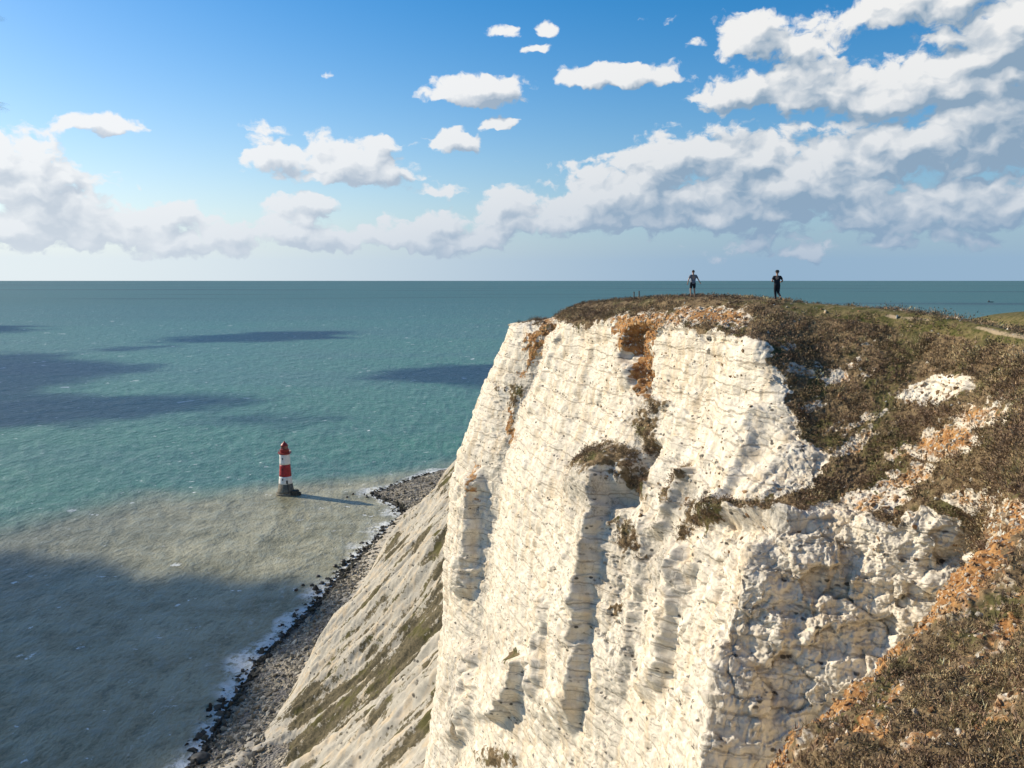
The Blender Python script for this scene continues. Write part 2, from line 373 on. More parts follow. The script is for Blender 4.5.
# ------------------------------------------------------------------ the headland: a surface laid through surveyed profiles
COLS = [
 [(520,329,130),(514,327,108),(508,325,100),(508,326,99.8),(507,329,99.5),(500,345,99),(488,375,98.5),(470,425,98),(454,480,97),(448,560,96),(441,650,95),(426,768,92),(405,950,88)],
 [(570,325,125),(560,321,105),(550,318,93),(548,321,91),(543,327,89),(532,350,88.5),(520,385,88),(508,420,87.5),(494,480,86.5),(482,560,85),(470,650,83),(452,768,81),(425,950,77)],
 [(592,317,118),(580,313,102),(567,310,90),(562,316,88.5),(556,326,87.8),(547,350,87.4),(537,385,87),(521,415,86.6),(502,480,85.5),(490,560,84),(478,650,82),(460,768,80),(433,950,76)],
 [(600,311,120),(590,307,100),(580,304,85),(572,313,81),(563,327,78.5),(556,350,78),(548,385,77.5),(538,420,76.5),(520,480,75),(508,560,73),(497,650,71),(482,768,69),(455,950,65)],
 [(625,306,110),(615,303,95),(607,301,80),(604,310,74),(600,322,69.5),(598,350,69),(592,385,68),(585,420,67),(570,480,65),(556,560,63),(545,650,61.5),(532,768,60),(505,950,56)],
 [(650,304,105),(645,301,88),(642,299,70),(640,308,65.5),(638,322,62.5),(636,350,62),(633,385,61),(628,420,59.5),(612,480,56.5),(598,560,54.5),(588,650,53),(577,768,51.5),(555,950,48)],
 [(680,302,100),(678,299,80),(675,297,63),(672,308,60.5),(668,328,58.5),(668,355,58),(667,385,57),(664,420,55.5),(656,480,53),(648,560,50),(640,650,48.5),(625,768,47),(605,950,44)],
 [(720,302,95),(718,299,72),(715,297,59),(712,312,56),(708,334,52.8),(710,360,52),(710,390,51.2),(708,425,50),(702,480,47.5),(690,560,44.5),(676,650,43),(660,768,41),(640,950,38)],
 [(775,305,90),(772,301.5,68),(770,300,54),(765,325,50),(765,352,46.5),(772,385,45.3),(776,420,44.2),(772,460,42.8),(762,500,41.2),(738,560,39.5),(712,640,38),(690,768,35.5),(670,950,32)],
 [(815,309,90),(813,305.5,66),(811,303.5,52),(815,335,48),(822,370,45.5),(828,405,43.5),(832,445,41.8),(818,485,40),(792,510,38.8),(757,552,37.4),(727,630,36.2),(700,768,33.6),(685,950,30)],
 [(865,314,88),(863,309.5,62),(861,307,49),(868,340,45.5),(872,380,43),(876,420,41),(880,460,39.5),(872,492,38.3),(860,515,36.9),(835,560,36.3),(815,640,35.3),(790,768,33.2),(770,950,31)],
 [(935,323,85),(930,318,57),(928,314.5,44.5),(930,350,42),(932,385,40),(935,420,38),(938,455,36.5),(935,485,35.3),(930,515,34.4),(915,560,34.5),(895,640,33.9),(870,768,32.2),(850,950,29)],
 [(1000,334,80),(990,329,52),(988,325,40),(988,360,37.5),(988,395,35),(988,425,33),(988,455,32.2),(985,485,32.2),(982,515,32.6),(975,560,33.2),(965,640,33),(950,768,31.5),(940,950,25)],
 [(1070,335,75),(1062,338,46),(1055,343,34),(1050,370,31.5),(1050,400,29.5),(1048,430,27.5),(1045,460,25.5),(1040,490,24),(1035,512,22.8),(1035,545,21.5),(1035,600,20.5),(1030,700,19),(1020,850,17)],
 [(1350,365,60),(1320,380,30),(1300,390,22),(1290,410,21),(1280,440,20),(1270,470,19),(1260,500,18),(1250,530,17),(1240,560,16),(1230,600,15),(1220,650,14),(1200,768,12.5),(1190,950,11)],
]
def rib(x, y, line, amp, wl, wr):
    dx, t = line_dist(x, y, line); env = sstep(t, -.02, .12)*(1-sstep(t, .85, 1.03))
    prof = np.where(dx < 0, np.exp(-(dx/wl)**2), np.exp(-(dx/wr)**2)); return amp*prof*env
SCRUB_EDGE = [(508,322),(525,323),(545,325),(558,322),(570,325),(578,331),(590,326),(604,321),(618,317),(628,322),(645,322),(655,334),(668,328),(690,329),(700,338),(716,333),(735,337),(752,341),(768,350),(762,362),(780,372),(792,383),(782,402),(800,418),(806,440),(828,458),(818,478),(800,492),(765,502),(742,505),(745,512),(800,512),(830,500),(862,512),(890,528),(930,512),(965,522),(978,560),(960,600),(1100,600),(1500,600),(1500,200),(508,200)]
def masks(px, py, P3, steep):
    n = fbm(P3*.45, 4, .55, 11); n2 = fbm(P3*1.6, 3, .5, 23)
    x = px+n*20+n2*12; y = py+n*6+n2*9
    e = soft(x, y, SCRUB_EDGE, 5)
    face = 1-e
    veg = e*.85
    for a in [(612,462,36,20,-10),(640,482,16,22,0),(655,405,8,14,10),(684,487,9,30,12),(712,520,30,7,-10),(765,510,28,7,-5),(632,540,14,24,0),(690,535,16,7,-20),
              (497,758,22,12,0),(512,395,8,14,20),(520,655,8,8,0),(620,610,7,14,10),(540,342,6,30,32),(650,432,16,30,0),(730,510,45,6,-8)]:
        veg = np.maximum(veg, .72*blob(x, y, *a)*(face > .2))
    grey = .15*blob(x, y, 560, 560, 200, 200)
    for a in [(590,480,40,34,0),(600,500,45,40,0),(645,425,24,50,0),(524,375,13,38,22),(512,420,12,22,10),(472,500,10,70,6),(660,560,34,60,0),(620,560,20,60,10),(455,690,16,60,5),(640,650,16,50,10),  # weathered patches; those in the recess by the tip paint its shade
              (487,640,16,40,0),(690,500,25,35,0),(760,520,50,14,0)]:
        grey = np.maximum(grey, .62*blob(x, y, *a))
    soil = np.zeros_like(x)
    soil = 1.0*soft(x, y, [(615,316),(662,316),(655,335),(651,360),(646,385),(641,404),(635,394),(630,370),(622,348)], 4)
    for a in [(650,320,45,8,0,.8),(715,317,45,10,4,.85),(538,345,8,42,28,.9),(510,425,5,26,5,.75),(945,442,42,20,-15,.75),(905,480,40,12,-20,.7),(985,415,45,18,-10,.6),(1010,530,26,36,20,.9),(868,505,40,14,0,.55),
              (480,480,4,30,8,.7),(830,375,20,14,0,.45),(870,345,18,8,0,.4),(975,500,30,14,0,.6),(516,432,5,14,8,.6),(600,520,10,60,0,.12),(930,340,30,6,0,.35)]:
        soil = np.maximum(soil, a[5]*blob(x, y, *a[:5]))
    veg = np.where((soil > .35) & (e > .3), np.maximum(0, veg-soil*.85), veg)
    veg = np.where((soil > .45), np.minimum(veg, .42), veg)
    gul = soft(x, y, [(615,316),(662,316),(655,335),(651,360),(646,385),(641,404),(635,394),(630,370),(622,348)], 5); veg = veg*(1-.85*gul)
    cf = blob(px, py, 850, 650, 170, 150)
    soil = np.maximum(soil, cf*(1-e)*(.10+.30*n+.15*n2)); grey = np.maximum(grey, cf*(1-e)*(.04-.5*n))
    # bare chalk breaking through the scrub slope
    for a in [(938,390,34,13,-12,1.0),(845,372,26,4,-35,.62),(870,372,14,3,-35,.6),(855,445,40,7,-22,.62),(905,455,24,6,-15,.5),(800,372,12,6,0,.6),(790,350,9,6,0,.5),(860,425,30,5,-25,.5),(960,445,20,7,-10,.6),(890,500,30,8,0,.7),(835,512,22,10,0,.8),(930,520,20,10,0,.7),(812,405,14,9,0,.5)]:
        if a[0] != 938: soil = np.maximum(soil, .56*blob(x, y, *a[:5])*(e > .3))
        veg = veg-a[5]*(1 if a[0] == 938 else .82)*blob(x, y, *a[:5])*(e > .3)
    veg = veg-.35*np.clip(n2, 0, 1)*e
    turf = sstep(py, 330, 305)*sstep(px, 770, 810)*e
    turf = np.maximum(turf, .8*sstep(py-(305+(px-800)*.15), 14, 4)*sstep(px, 760, 800))
    pathm = np.zeros_like(x)
    for a in [(905,318,40,2.6,6,.95),(1010,335,50,3.5,12,1.0),(880,311,30,1.6,5,.7),(960,326,36,3,10,.6),(845,306,14,1.5,0,.6)]:
        pathm = np.maximum(pathm, .72*a[5]*blob(px+n2*8, py+n2*2, *a[:5]))
    return veg, soil, grey, turf, pathm, e
def headland():
    K = np.array([[P(*q) for q in c] for c in COLS])                     # columns x rows x 3
    deep = K[:, -1:, :]+np.array([-14, 0, -55.])[None, None]
    K = np.concatenate([K, deep], 1)
    back = K[0]+np.array([26, 60, -5.])[None]; back2 = back+np.array([60, 90, -16.])[None]
    K = np.concatenate([back2[None], back[None], K], 0)
    def param(n, counts):
        return np.concatenate([np.linspace(i, i+1, c, endpoint=False) for i, c in enumerate(counts)]+[[n-1.]])
    cu = [14, 30, 72, 34, 40, 74, 74, 68, 72, 84, 68, 96, 84, 66, 50, 40]; cv = [14, 16, 30, 56, 74, 84, 84, 92, 110, 116, 100, 24, 14]
    tu = param(len(K), cu); tv = param(K.shape[1], cv)
    S = pchip(K, tu); S = pchip(S.transpose(1, 0, 2), tv).transpose(1, 0, 2)
    nu, nv = S.shape[:2]
    Nn = normals(S)
    if Nn[nu//2, nv//2, 0] > 0: Nn = -Nn
    flat = S.reshape(-1, 3); nn = Nn.reshape(-1, 3)
    px, py = PIX(flat)
    veg, soil, grey, turf, pathm, e = masks(px, py, flat, None)
    vis = (flat[:, 1] < 125)
    # buttresses and clefts of the face (amplitudes in metres)
    r = np.zeros(len(flat))
    for ln, a, wl, wr in [([(618,455),(606,520),(592,600),(580,690),(572,740)], 1.5, 40, 4), ([(690,540),(684,590),(668,650),(655,700)], 1.0, 24, 4),
                          ([(655,500),(645,560),(632,640),(620,700)], .6, 18, 5), ([(560,590),(553,640),(548,700)], .9, 14, 4), ([(535,655),(523,690),(505,722)], 1.5, 26, 5),
                          ([(478,640),(474,700),(462,745)], 1.7, 18, 5), ([(655,440),(640,480),(622,510)], -1.2, 10, 10), ([(700,470),(685,500),(665,540)], .9, 16, 4),
                          ([(480,470),(474,540),(468,600)], 1.6, 14, 5), ([(636,322),(634,350),(644,400)], -1.3, 11, 9), ([(625,322),(622,355),(632,395)], .7, 10, 4),
                          ([(762,400),(742,470),(725,520)], .6, 30, 6), ([(560,330),(545,385),(530,420)], .6, 12, 3)]:
        r += rib(px+fbm(flat*.5, 3, .5, 5)*9, py, ln, a, wl, wr)
    # scrub-topped ledge of the middle buttress
    r += .9*blob(px, py, 612, 474, 36, 26)+.8*blob(px, py, 760, 516, 50, 9)
    chalkf = np.clip(1-e, 0, 1)
    sw = flat*np.array([1, 1, .42], np.float64)
    d = chalkf*(.80*fbm(sw*.22, 3, .5, 3)+.07*fbm(sw*.8, 3, .5, 4, True)-.05)
    bw = flat+.35*np.stack([fbm(flat*.9, 3, .5, s) for s in (21, 22, 23)], -1)
    b1, b2, bc = worley(bw*np.array([.8, .8, 1.5]), 12); k1, k2, kc = worley(bw*np.array([1.9, 1.9, 3.6]), 13)
    d += chalkf*(.13*(bc-.5)*(.4+sstep(fbm(flat*.15, 2, .5, 24), -.3, .4))+.065*(kc-.5)-.03*(1-sstep(b2-b1, 0, .12)))
    stp = (flat[:, 2]*.62+.9*fbm(flat*.35, 3, .5, 9)) % 1.0
    d += chalkf*.18*fbm(flat*np.array([.25,.25,1.6])+7, 3, .55, 47)*.5+chalkf*.16*(sstep(stp, .0, .7)-.5)+chalkf*.018*fbm(flat*3.6, 3, .6, 8)
    w1, w2, cid = worley(flat*np.array([.52, .52, .66])+.5*np.stack([fbm(flat*.8, 2, .5, s) for s in (1, 2, 3)], -1), 3)
    rough = np.clip(.06+1.0*blob(px, py, 862, 640, 165, 170)+.2*blob(px, py, 600, 560, 60, 110), 0, 1.0)
    d += chalkf*rough*(1.25*(cid-.5)+.10*sstep(w2-w1, 0, .25)-.05)+chalkf*rough*.30*fbm(flat*.9, 4, .6, 45, True)+chalkf*rough*.8*fbm(flat*.4, 2, .5, 46)
    v1, v2, vc = worley(flat*np.array([2.9, 2.9, 3.2])+.4*fbm(flat*2, 2, .5, 31)[:, None], 9)
    d += chalkf*rough*(.22*(vc-.5))
    # broad hollows and spurs of the near shaded face
    d += 1.1*blob(px, py, 850, 640, 150, 130)*fbm(flat*.33, 3, .5, 41)
    vg = np.clip(veg, 0, 1)
    d += e*(.34*fbm(flat*.55, 4, .55, 14)+.13*fbm(flat*2.4, 3, .6, 15, True))*sstep(py, 298, 330)
    d += (1-e)*vg*(.3+.25*fbm(flat*2.2, 3, .5, 77))
    d *= np.where(vis, 1, .6)
    # keep the crest line calm
    calm = sstep(tv, 2.0, 2.9)[None, :].repeat(nu, 0).reshape(-1)*.92+.08
    out = flat+nn*((d*calm+r*chalkf))[:, None]
    at = dict(veg=veg, soil=soil, grey=grey, turf=turf, path=pathm)
    o = grid_mesh('headland', out, nu, nv, LAND, at)
    tag(o, kind='structure')
    return dict(P=out.reshape(nu, nv, 3), veg=veg.reshape(nu, nv), soil=soil.reshape(nu, nv), turf=turf.reshape(nu, nv), path=pathm.reshape(nu, nv), e=e.reshape(nu, nv))
HL = headland()

# ------------------------------------------------------------------ near slope beside the viewpoint
EDGE = [(1500,300,26),(1250,400,22.5),(1120,455,20.6),(1060,492,19.2),(1024,524,18.3),(985,558,17.3),(940,603,16.2),(900,645,15.4),(860,684,14.7),(820,722,14.1),(770,772,13.5),(710,830,12.9),(630,900,12.2),(480,980,11.6)]
def near_slope():
    E = np.array([P(*q) for q in EDGE]); n = len(E); s = np.linspace(0, 1, n)[:, None]
    T = np.array([14, -6, CAMZ-.6])*(1-s)+np.array([-6, -6, CAMZ-6.5])*s
    T2 = T+np.array([0, -14, 0.])
    fall = lambda k, dz: E+np.array([-.35*k, .9*k, -dz])[None]
    rows = [fall(3.5, 30), fall(2.6, 14), fall(1.3, 3.8), fall(.45, .55), E, E*.88+T*.12+[0, 0, .10], E*.6+T*.4+[0, 0, .25], E*.25+T*.75+[0, 0, .1], T, T2]
    K = np.stack(rows, 1)
    cu = [10, 24, 50, 50, 60, 70, 70, 70, 70, 70, 60, 30, 16]; cv = [10, 20, 24, 20, 120, 230, 60, 14, 6]
    pr = lambda c: np.concatenate([np.linspace(i, i+1, k, endpoint=False) for i, k in enumerate(c)]+[[float(len(c))]])
    S = pchip(K, pr(cu)); S = pchip(S.transpose(1, 0, 2), pr(cv)).transpose(1, 0, 2); nu, nv = S.shape[:2]
    Nn = normals(S)
    if Nn[nu//2, nv//2, 2] < 0: Nn = -Nn
    f = S.reshape(-1, 3); nn = Nn.reshape(-1, 3); px, py = PIX(f)
    n1 = fbm(f*.7, 4, .55, 51); n2 = fbm(f*2.5, 3, .5, 52)
    d = .60*n1+.18*fbm(f*2.2, 4, .55, 53)+.05*fbm(f*8, 3, .55, 55)
    d += .35*fbm(f*.28, 2, .5, 56)
    near_cam = sstep(np.hypot(f[:, 0], f[:, 1]), 2, 8); d *= near_cam
    ed = poly_sd(px+n1*22+n2*10, py+n2*14, [(q[0], q[1]) for q in EDGE], False)
    soil = (.78+.5*n2)*np.exp(-(ed/(17+14*n1))**2)+.50*blob(px, py, 960, 590, 70, 40)*(n1 > -.1)
    for a in [(960,730,80,10,-20,.62),(870,735,50,14,-30,.62),(960,660,50,8,-40,.5),(1000,620,50,10,-35,.55),(905,700,30,8,-30,.55),(1010,700,40,8,-20,.5)]: soil = np.maximum(soil, a[5]*blob(px+n1*30, py+n2*20, *a[:5]))
    veg = np.clip(.9-soil*.8-.35*np.clip(n2, 0, 1), 0, 1)
    o = grid_mesh('near_slope', f+nn*d[:, None], nu, nv, land_material('near_soil_and_scrub', .55, (.62, .54, .42)), dict(veg=veg, soil=soil+.20, grey=np.full(len(f), .1), turf=.25*(n1 > .25), path=np.zeros(len(f))))
    tag(o, kind='structure')
    return dict(P=(f+nn*d[:, None]).reshape(nu, nv, 3), veg=veg.reshape(nu, nv), soil=soil.reshape(nu, nv), px=px.reshape(nu, nv))
NS = near_slope()

# ------------------------------------------------------------------ coast: undercliff slope, beach, sea
def xy(pts, z=0): a = SEA(np.array([p[0] for p in pts], float), np.array([p[1] for p in pts], float), z); return a[:, :2]
FOOT = xy([(226,800),(236,768),(285,703),(312,655),(358,590),(392,540),(425,503),(447,480)], 5)
SHORE = xy([(150,850),(185,775),(205,742),(232,700),(262,655),(300,620),(325,592),(352,562),(378,537),(402,518),(400,508),(380,499),(372,494),(392,486),(415,478),(440,470),(455,468)], 0)
FO = FOOT[np.argsort(FOOT[:, 1])]
def foot_x(y): 
    r = np.interp(y, FO[:, 1], FO[:, 0]); r = np.where(y < FO[0, 1], FO[0, 0]+(y-FO[0, 1])*.06, r)
    return np.where(y > 660, r+(y-660)*.5, r)
UNDER = None
def undercliff():
    ys = np.concatenate([np.linspace(70, 330, 520), np.linspace(331, 720, 420)[1:], np.linspace(722, 860, 20)])
    ts = np.concatenate([np.linspace(-14, 90, 420), np.linspace(91, 190, 60)])
    Y, T = np.meshgrid(ys, ts, indexing='ij'); X = foot_x(Y)+T
    q = np.stack([X, Y+.12*T, np.zeros_like(X)], -1).reshape(-1, 3); Tf = T.reshape(-1); Yf = Y.reshape(-1)
    # the rills run down to the left and towards the viewer
    lat = q*np.array([.010, .042, 1]); lat2 = q*np.array([.025, .15, 1])
    und = np.interp(Yf+.25*Tf, [70, 140, 172, 195, 222, 262, 300, 330, 380, 440, 520, 600, 800], [0, 4, 7, -4, -24, -20, 4, 8, -6, 6, -6, 4, 0])
    mid = sstep(Tf, -3, 16)
    h = 4.5+1.02*np.maximum(Tf, 0)+.28*np.minimum(Tf, 0)
    h += und*mid + mid*(9*fbm(lat, 3, .5, 61, True)-3.4+4.2*fbm(lat2, 4, .6, 62, True)-1)
    h += mid*(1.1*fbm(q*.14, 5, .6, 63)+.45*fbm(q*.5, 4, .6, 64, True))
    h += (1-mid)*.8*fbm(q*.2, 3, .5, 65)
    h = np.maximum(h, 2.5+.6*fbm(q*.2, 3, .5, 69)+.12*np.maximum(Tf, 0)*0+.3*np.minimum(Tf, 0))
    h = np.minimum(h, 138+6*fbm(q*.05, 3, .5, 66)-np.clip(Yf-450, 0, 1e4)*.3)
    n1 = fbm(lat2*1.5+3, 4, .6, 67); n2 = fbm(q*.10, 4, .55, 68)
    rill = fbm(lat2, 4, .6, 62, True)
    veg = np.clip(.50+1.3*n1+.7*n2-.35*rill+.55*np.exp(-((Yf+.35*Tf-262)/26)**2)*sstep(Tf, 0, 20)*.6+.25*np.exp(-((Tf-48)/22)**2)*np.exp(-((Yf-215)/50)**2), 0, .9)
    grey = np.clip(.30+.5*n2, 0, 1)
    f = np.stack([X.reshape(-1), Yf, h], -1)
    soil = np.clip(.05+.35*n2, 0, .4)
    m = land_material('slumped_chalk', 3.0, (.49, .45, .37), (.075, .066, .042), 0., (.17, .14, .085))
    o = grid_mesh('undercliff', f, len(ys), len(ts), m, dict(veg=veg, soil=soil, grey=grey, turf=np.full(len(f), .3), path=np.zeros(len(f))))
    tag(o, kind='structure')
    return o
undercliff()
def shore_dist(X, Y):
    poly = [tuple(p) for p in SHORE]+[(400, 700), (400, 100)]
    poly = [(SHORE[0, 0]-10, 100)]+poly
    return poly_sd(X, Y, poly)           # positive on the land side
def beach():
    ys = np.linspace(150, 730, 620); xs = np.linspace(-135, 10, 250)
    Y, X = np.meshgrid(ys, xs, indexing='ij'); q = np.stack([X, Y, X*0], -1).reshape(-1, 3)
    sdist = shore_dist(q[:, 0], q[:, 1])
    n = fbm(q*.11, 4, .55, 71)
    h = .20*sdist+.9*n*sstep(sdist, -6, 6)+.35*fbm(q*.5, 3, .6, 72)
    h = np.clip(h, -3, 6.5)
    f = q.copy(); f[:, 2] = h
    m, N = material('shingle')
    g = N.geo(); v = N.vor(g, .9); cl = N.vor(g, .9, out='Color'); z = N.xyz(g)[2]
    cs = N.xyz(cl)[0]
    c = N.mix(cs, (.14, .12, .09), (.46, .40, .30))
    c = N.mix(N.ss(N.noise(g, .09, 5, .6), .45, .6), c, (.16, .15, .14))
    c = N.mix(N.m('SUBTRACT', 1, N.ss(z, .2, 1.6)), c, (.055, .052, .04))
    c = N.mix(N.m('MULTIPLY', N.ss(N.noise(g, .35, 5, .7), .56, .66), .7), c, (.50, .47, .40))
    finish(N, c, .8, N.bump(N.m('ADD', v, N.noise(g, 1.2, 4)), 1, .9), .3)
    o = grid_mesh('beach', f, len(ys), len(xs), m, {}); tag(o, kind='structure')
beach()

SAND = xy([(-400,600),(-150,545),(0,524),(45,512),(150,492),(230,489),(300,483),(380,473),(440,466),(470,462)])
def sea():
    def axis(lo, hi, step, far):
        a = list(np.arange(lo, hi, step)); s = step; x = hi
        r = []
        while x < far: r.append(x); s *= 1.22; x += s
        s = step; x = lo; l = []
        while x > -far: s *= 1.22; x -= s; l.append(x)
        return np.array(l[::-1]+a+r+[far])
    xs = axis(-420, 40, 2.5, 110000); ys = axis(150, 760, 3.0, 110000)
    X, Y = np.meshgrid(xs, ys, indexing='ij'); f = np.stack([X, Y, X*0], -1).reshape(-1, 3)
    sdist = -shore_dist(f[:, 0], f[:, 1])
    sp = [tuple(p) for p in SAND]+[(600, 700), (600, -500), (-900, -500)]
    sand = sstep(poly_sd(f[:, 0]+18*fbm(f*.012, 3, .5, 81), f[:, 1]+34*fbm(f*.01, 4, .55, 82), sp), -28, 45)
    sdist = np.clip(sdist, -50, 400)
    m, N = material('sea_water')
    g = N.geo(); x, y, z = N.xyz(g)[:3]
    sandn = N.attr('sand').outputs['Fac']; sh = N.attr('shore').outputs['Fac']
    dist = N.v('LENGTH', N.v('SUBTRACT', g, (0, 0, CAMZ)))
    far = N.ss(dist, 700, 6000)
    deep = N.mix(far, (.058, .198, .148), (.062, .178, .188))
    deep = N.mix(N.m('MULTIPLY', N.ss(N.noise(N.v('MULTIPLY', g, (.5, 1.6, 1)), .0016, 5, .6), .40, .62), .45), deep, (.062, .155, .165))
    # cloud-shadow streaks towards the horizon, painted into the water colour
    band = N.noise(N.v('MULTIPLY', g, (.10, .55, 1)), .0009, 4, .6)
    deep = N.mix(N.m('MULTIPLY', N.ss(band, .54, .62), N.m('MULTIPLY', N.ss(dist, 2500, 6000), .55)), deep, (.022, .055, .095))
    sn = N.noise(N.v('MULTIPLY', g, (1, 1.6, 1)), .022, 6, .62)
    sandc = N.mix(N.ss(sn, .36, .64), (.26, .24, .145), (.39, .36, .235))
    sandc = N.mix(N.ss(sh, 90, 260), sandc, (.150, .155, .110))
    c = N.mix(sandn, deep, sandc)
    # wave texture: crests lie across the wind
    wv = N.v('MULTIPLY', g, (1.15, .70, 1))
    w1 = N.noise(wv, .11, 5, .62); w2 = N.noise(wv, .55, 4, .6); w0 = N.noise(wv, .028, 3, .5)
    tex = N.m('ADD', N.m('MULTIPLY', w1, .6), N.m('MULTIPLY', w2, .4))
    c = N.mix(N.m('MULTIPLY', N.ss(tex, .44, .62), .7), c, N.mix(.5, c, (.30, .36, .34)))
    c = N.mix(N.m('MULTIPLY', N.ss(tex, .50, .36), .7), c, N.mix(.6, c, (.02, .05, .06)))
    # whitecaps
    cap = N.ss(N.noise(N.v('MULTIPLY', g, (.75, .75, 1)), .12, 5, .68, dist=.3), .635, .675)
    cap = N.m('MULTIPLY', cap, N.ss(N.noise(g, .009, 3), .38, .55))
    cap2 = N.m('MULTIPLY', N.ss(N.noise(N.v('MULTIPLY', g, (.8, .5, 1)), .035, 6, .7), .64, .67), N.ss(dist, 900, 1500))
    cap = N.m('MAXIMUM', cap, cap2)
    cap = N.m('MULTIPLY', cap, N.m('SUBTRACT', 1, N.ss(dist, 3500, 9000)))
    # surf along the stones
    fn = N.noise(g, .2, 6, .75, dist=.6); fb = N.noise(g, .035, 3, .5)
    wash = N.m('SUBTRACT', 1, N.ss(N.m('SUBTRACT', sh, N.m('MULTIPLY', N.m('SUBTRACT', fb, .42), 42)), 0, 10))
    wash = N.m('MULTIPLY', wash, N.ss(fn, .40, .56))
    ln = N.m('SUBTRACT', 1, N.ss(N.m('ABSOLUTE', N.m('SUBTRACT', N.m('ADD', sh, N.m('MULTIPLY', fb, 26)), 34)), 0, 2.0))
    ln = N.m('MULTIPLY', N.m('MULTIPLY', ln, N.ss(fn, .50, .62)), .35)
    edge = N.m('MULTIPLY', N.m('SUBTRACT', 1, N.ss(sh, 1.0, 4.5)), N.ss(fn, .34, .46))
    foam = N.m('MAXIMUM', N.m('MAXIMUM', wash, edge), N.m('MAXIMUM', ln, cap), clamp=True)
    c = N.mix(N.m('MULTIPLY', foam, .9), c, (.78, .80, .78))
    hh = N.m('ADD', N.m('MULTIPLY', w1, 1.0), N.m('ADD', N.m('MULTIPLY', w2, .25), N.m('MULTIPLY', w0, 2.2)))
    hh = N.m('ADD', hh, N.m('MULTIPLY', N.noise(wv, 2.2, 3, .6), .05))
    nrm = N.bump(hh, 1, 2.4)
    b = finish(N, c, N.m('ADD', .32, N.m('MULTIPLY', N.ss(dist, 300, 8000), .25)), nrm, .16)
    b.inputs['IOR'].default_value = 1.33
    o = grid_mesh('sea', f, len(xs), len(ys), m, dict(sand=sand, shore=sdist)); tag(o, kind='structure')
sea()

# ------------------------------------------------------------------ clouds out over the water (their shadows lie on the sea)
def cloud_material():
    m, N = material('cloud_vapour')
    de = N.attr('dens').outputs['Fac']; n = N.noise(N.geo(), .0065, 6, .62)
    f = N.ss(N.m('ADD', de, N.m('MULTIPLY', N.m('SUBTRACT', n, .5), 2.0)), .10, .80)
    d = N.new('ShaderNodeBsdfDiffuse'); d.inputs[0].default_value = (.85, .87, .9, 1)
    t = N.new('ShaderNodeBsdfTransparent'); mx = N.new('ShaderNodeMixShader'); N.put(mx.inputs[0], f)
    N.l.new(t.outputs[0], mx.inputs[1]); N.l.new(d.outputs[0], mx.inputs[2])
    o = N.new('ShaderNodeOutputMaterial'); N.l.new(mx.outputs[0], o.inputs[0]); return m
CM = cloud_material()
def cloud(poly, alt=820., den=1.0, seed=0):
    w_ = xy(poly); c = w_.mean(0); v = w_-c; ang = np.arctan2(v[:, 1], v[:, 0]); rad = np.hypot(v[:, 0], v[:, 1]); o_ = np.argsort(ang); ang, rad = ang[o_], rad[o_]
    nu, nr = 96, 30; th = np.linspace(-PI, PI, nu)
    R_ = np.interp(th, np.concatenate([ang-2*PI, ang, ang+2*PI]), np.tile(rad, 3))
    R_ = R_*(1.08+.42*fbm(np.stack([np.cos(th)*1.7+seed*3.1, np.sin(th)*1.7, th*0], -1), 5, .6, 92))
    rr = np.concatenate([np.linspace(0, 1, nr), np.linspace(1, 0, nr)[1:]]); top = np.concatenate([np.ones(nr), -np.ones(nr-1)])
    k = alt/SUN.z; ctr = np.array([c[0]+SUN.x*k, c[1]+SUN.y*k, alt])
    A, Q = np.meshgrid(th, rr, indexing='ij'); Rm = np.meshgrid(R_, rr, indexing='ij')[0]; TP = np.meshgrid(th, top, indexing='ij')[1]
    X = ctr[0]+np.cos(A)*Q*Rm; Yy = ctr[1]+np.sin(A)*Q*Rm
    thick = .05*R_.mean(); Z = alt+np.sqrt(np.clip(1-Q**2, 0, 1))*thick*np.where(TP > 0, 1.0, -.25)
    f = np.stack([X, Yy, Z], -1).reshape(-1, 3); n = fbm(f*.01, 4, .6, 91); f[:, 2] += n*thick*.7*(1-Q.reshape(-1)**4)
    o = grid_mesh('cloud', f, nu, len(rr), CM, dict(dens=den*sstep(1.10-Q.reshape(-1), 0, .95))); tag(o, kind='structure')
cloud([(-300,354),(0,350),(90,354),(150,364),(150,372),(90,380),(60,392),(0,408),(-300,412)], 820., 1.0, 1)
cloud([(-260,400),(0,394),(130,392),(275,398),(225,410),(130,422),(0,434),(-260,440)], 820., 1.0, 2)
cloud([(130,341),(200,333),(330,331),(380,336),(320,341),(200,344)], 820., 1.0, 3)
cloud([(60,350),(110,345),(180,347),(120,352)], 820., .6, 8)
cloud([(350,376),(410,367),(500,363),(600,366),(600,383),(430,385),(380,382)], 820., 1.1, 4)
cloud([(-300,547),(0,536),(80,543),(180,556),(330,560),(350,575),(235,590),(150,606),(170,632),(235,655),(296,672),(285,715),(250,800),(150,900),(-300,900)], 700., 1.15, 5)
cloud([(180,418),(260,406),(345,410),(380,418),(300,428),(230,430)], 820., .42, 6)
cloud([(-200,326),(-40,325),(45,328),(30,333),(-200,335)], 820., 1.0, 7)
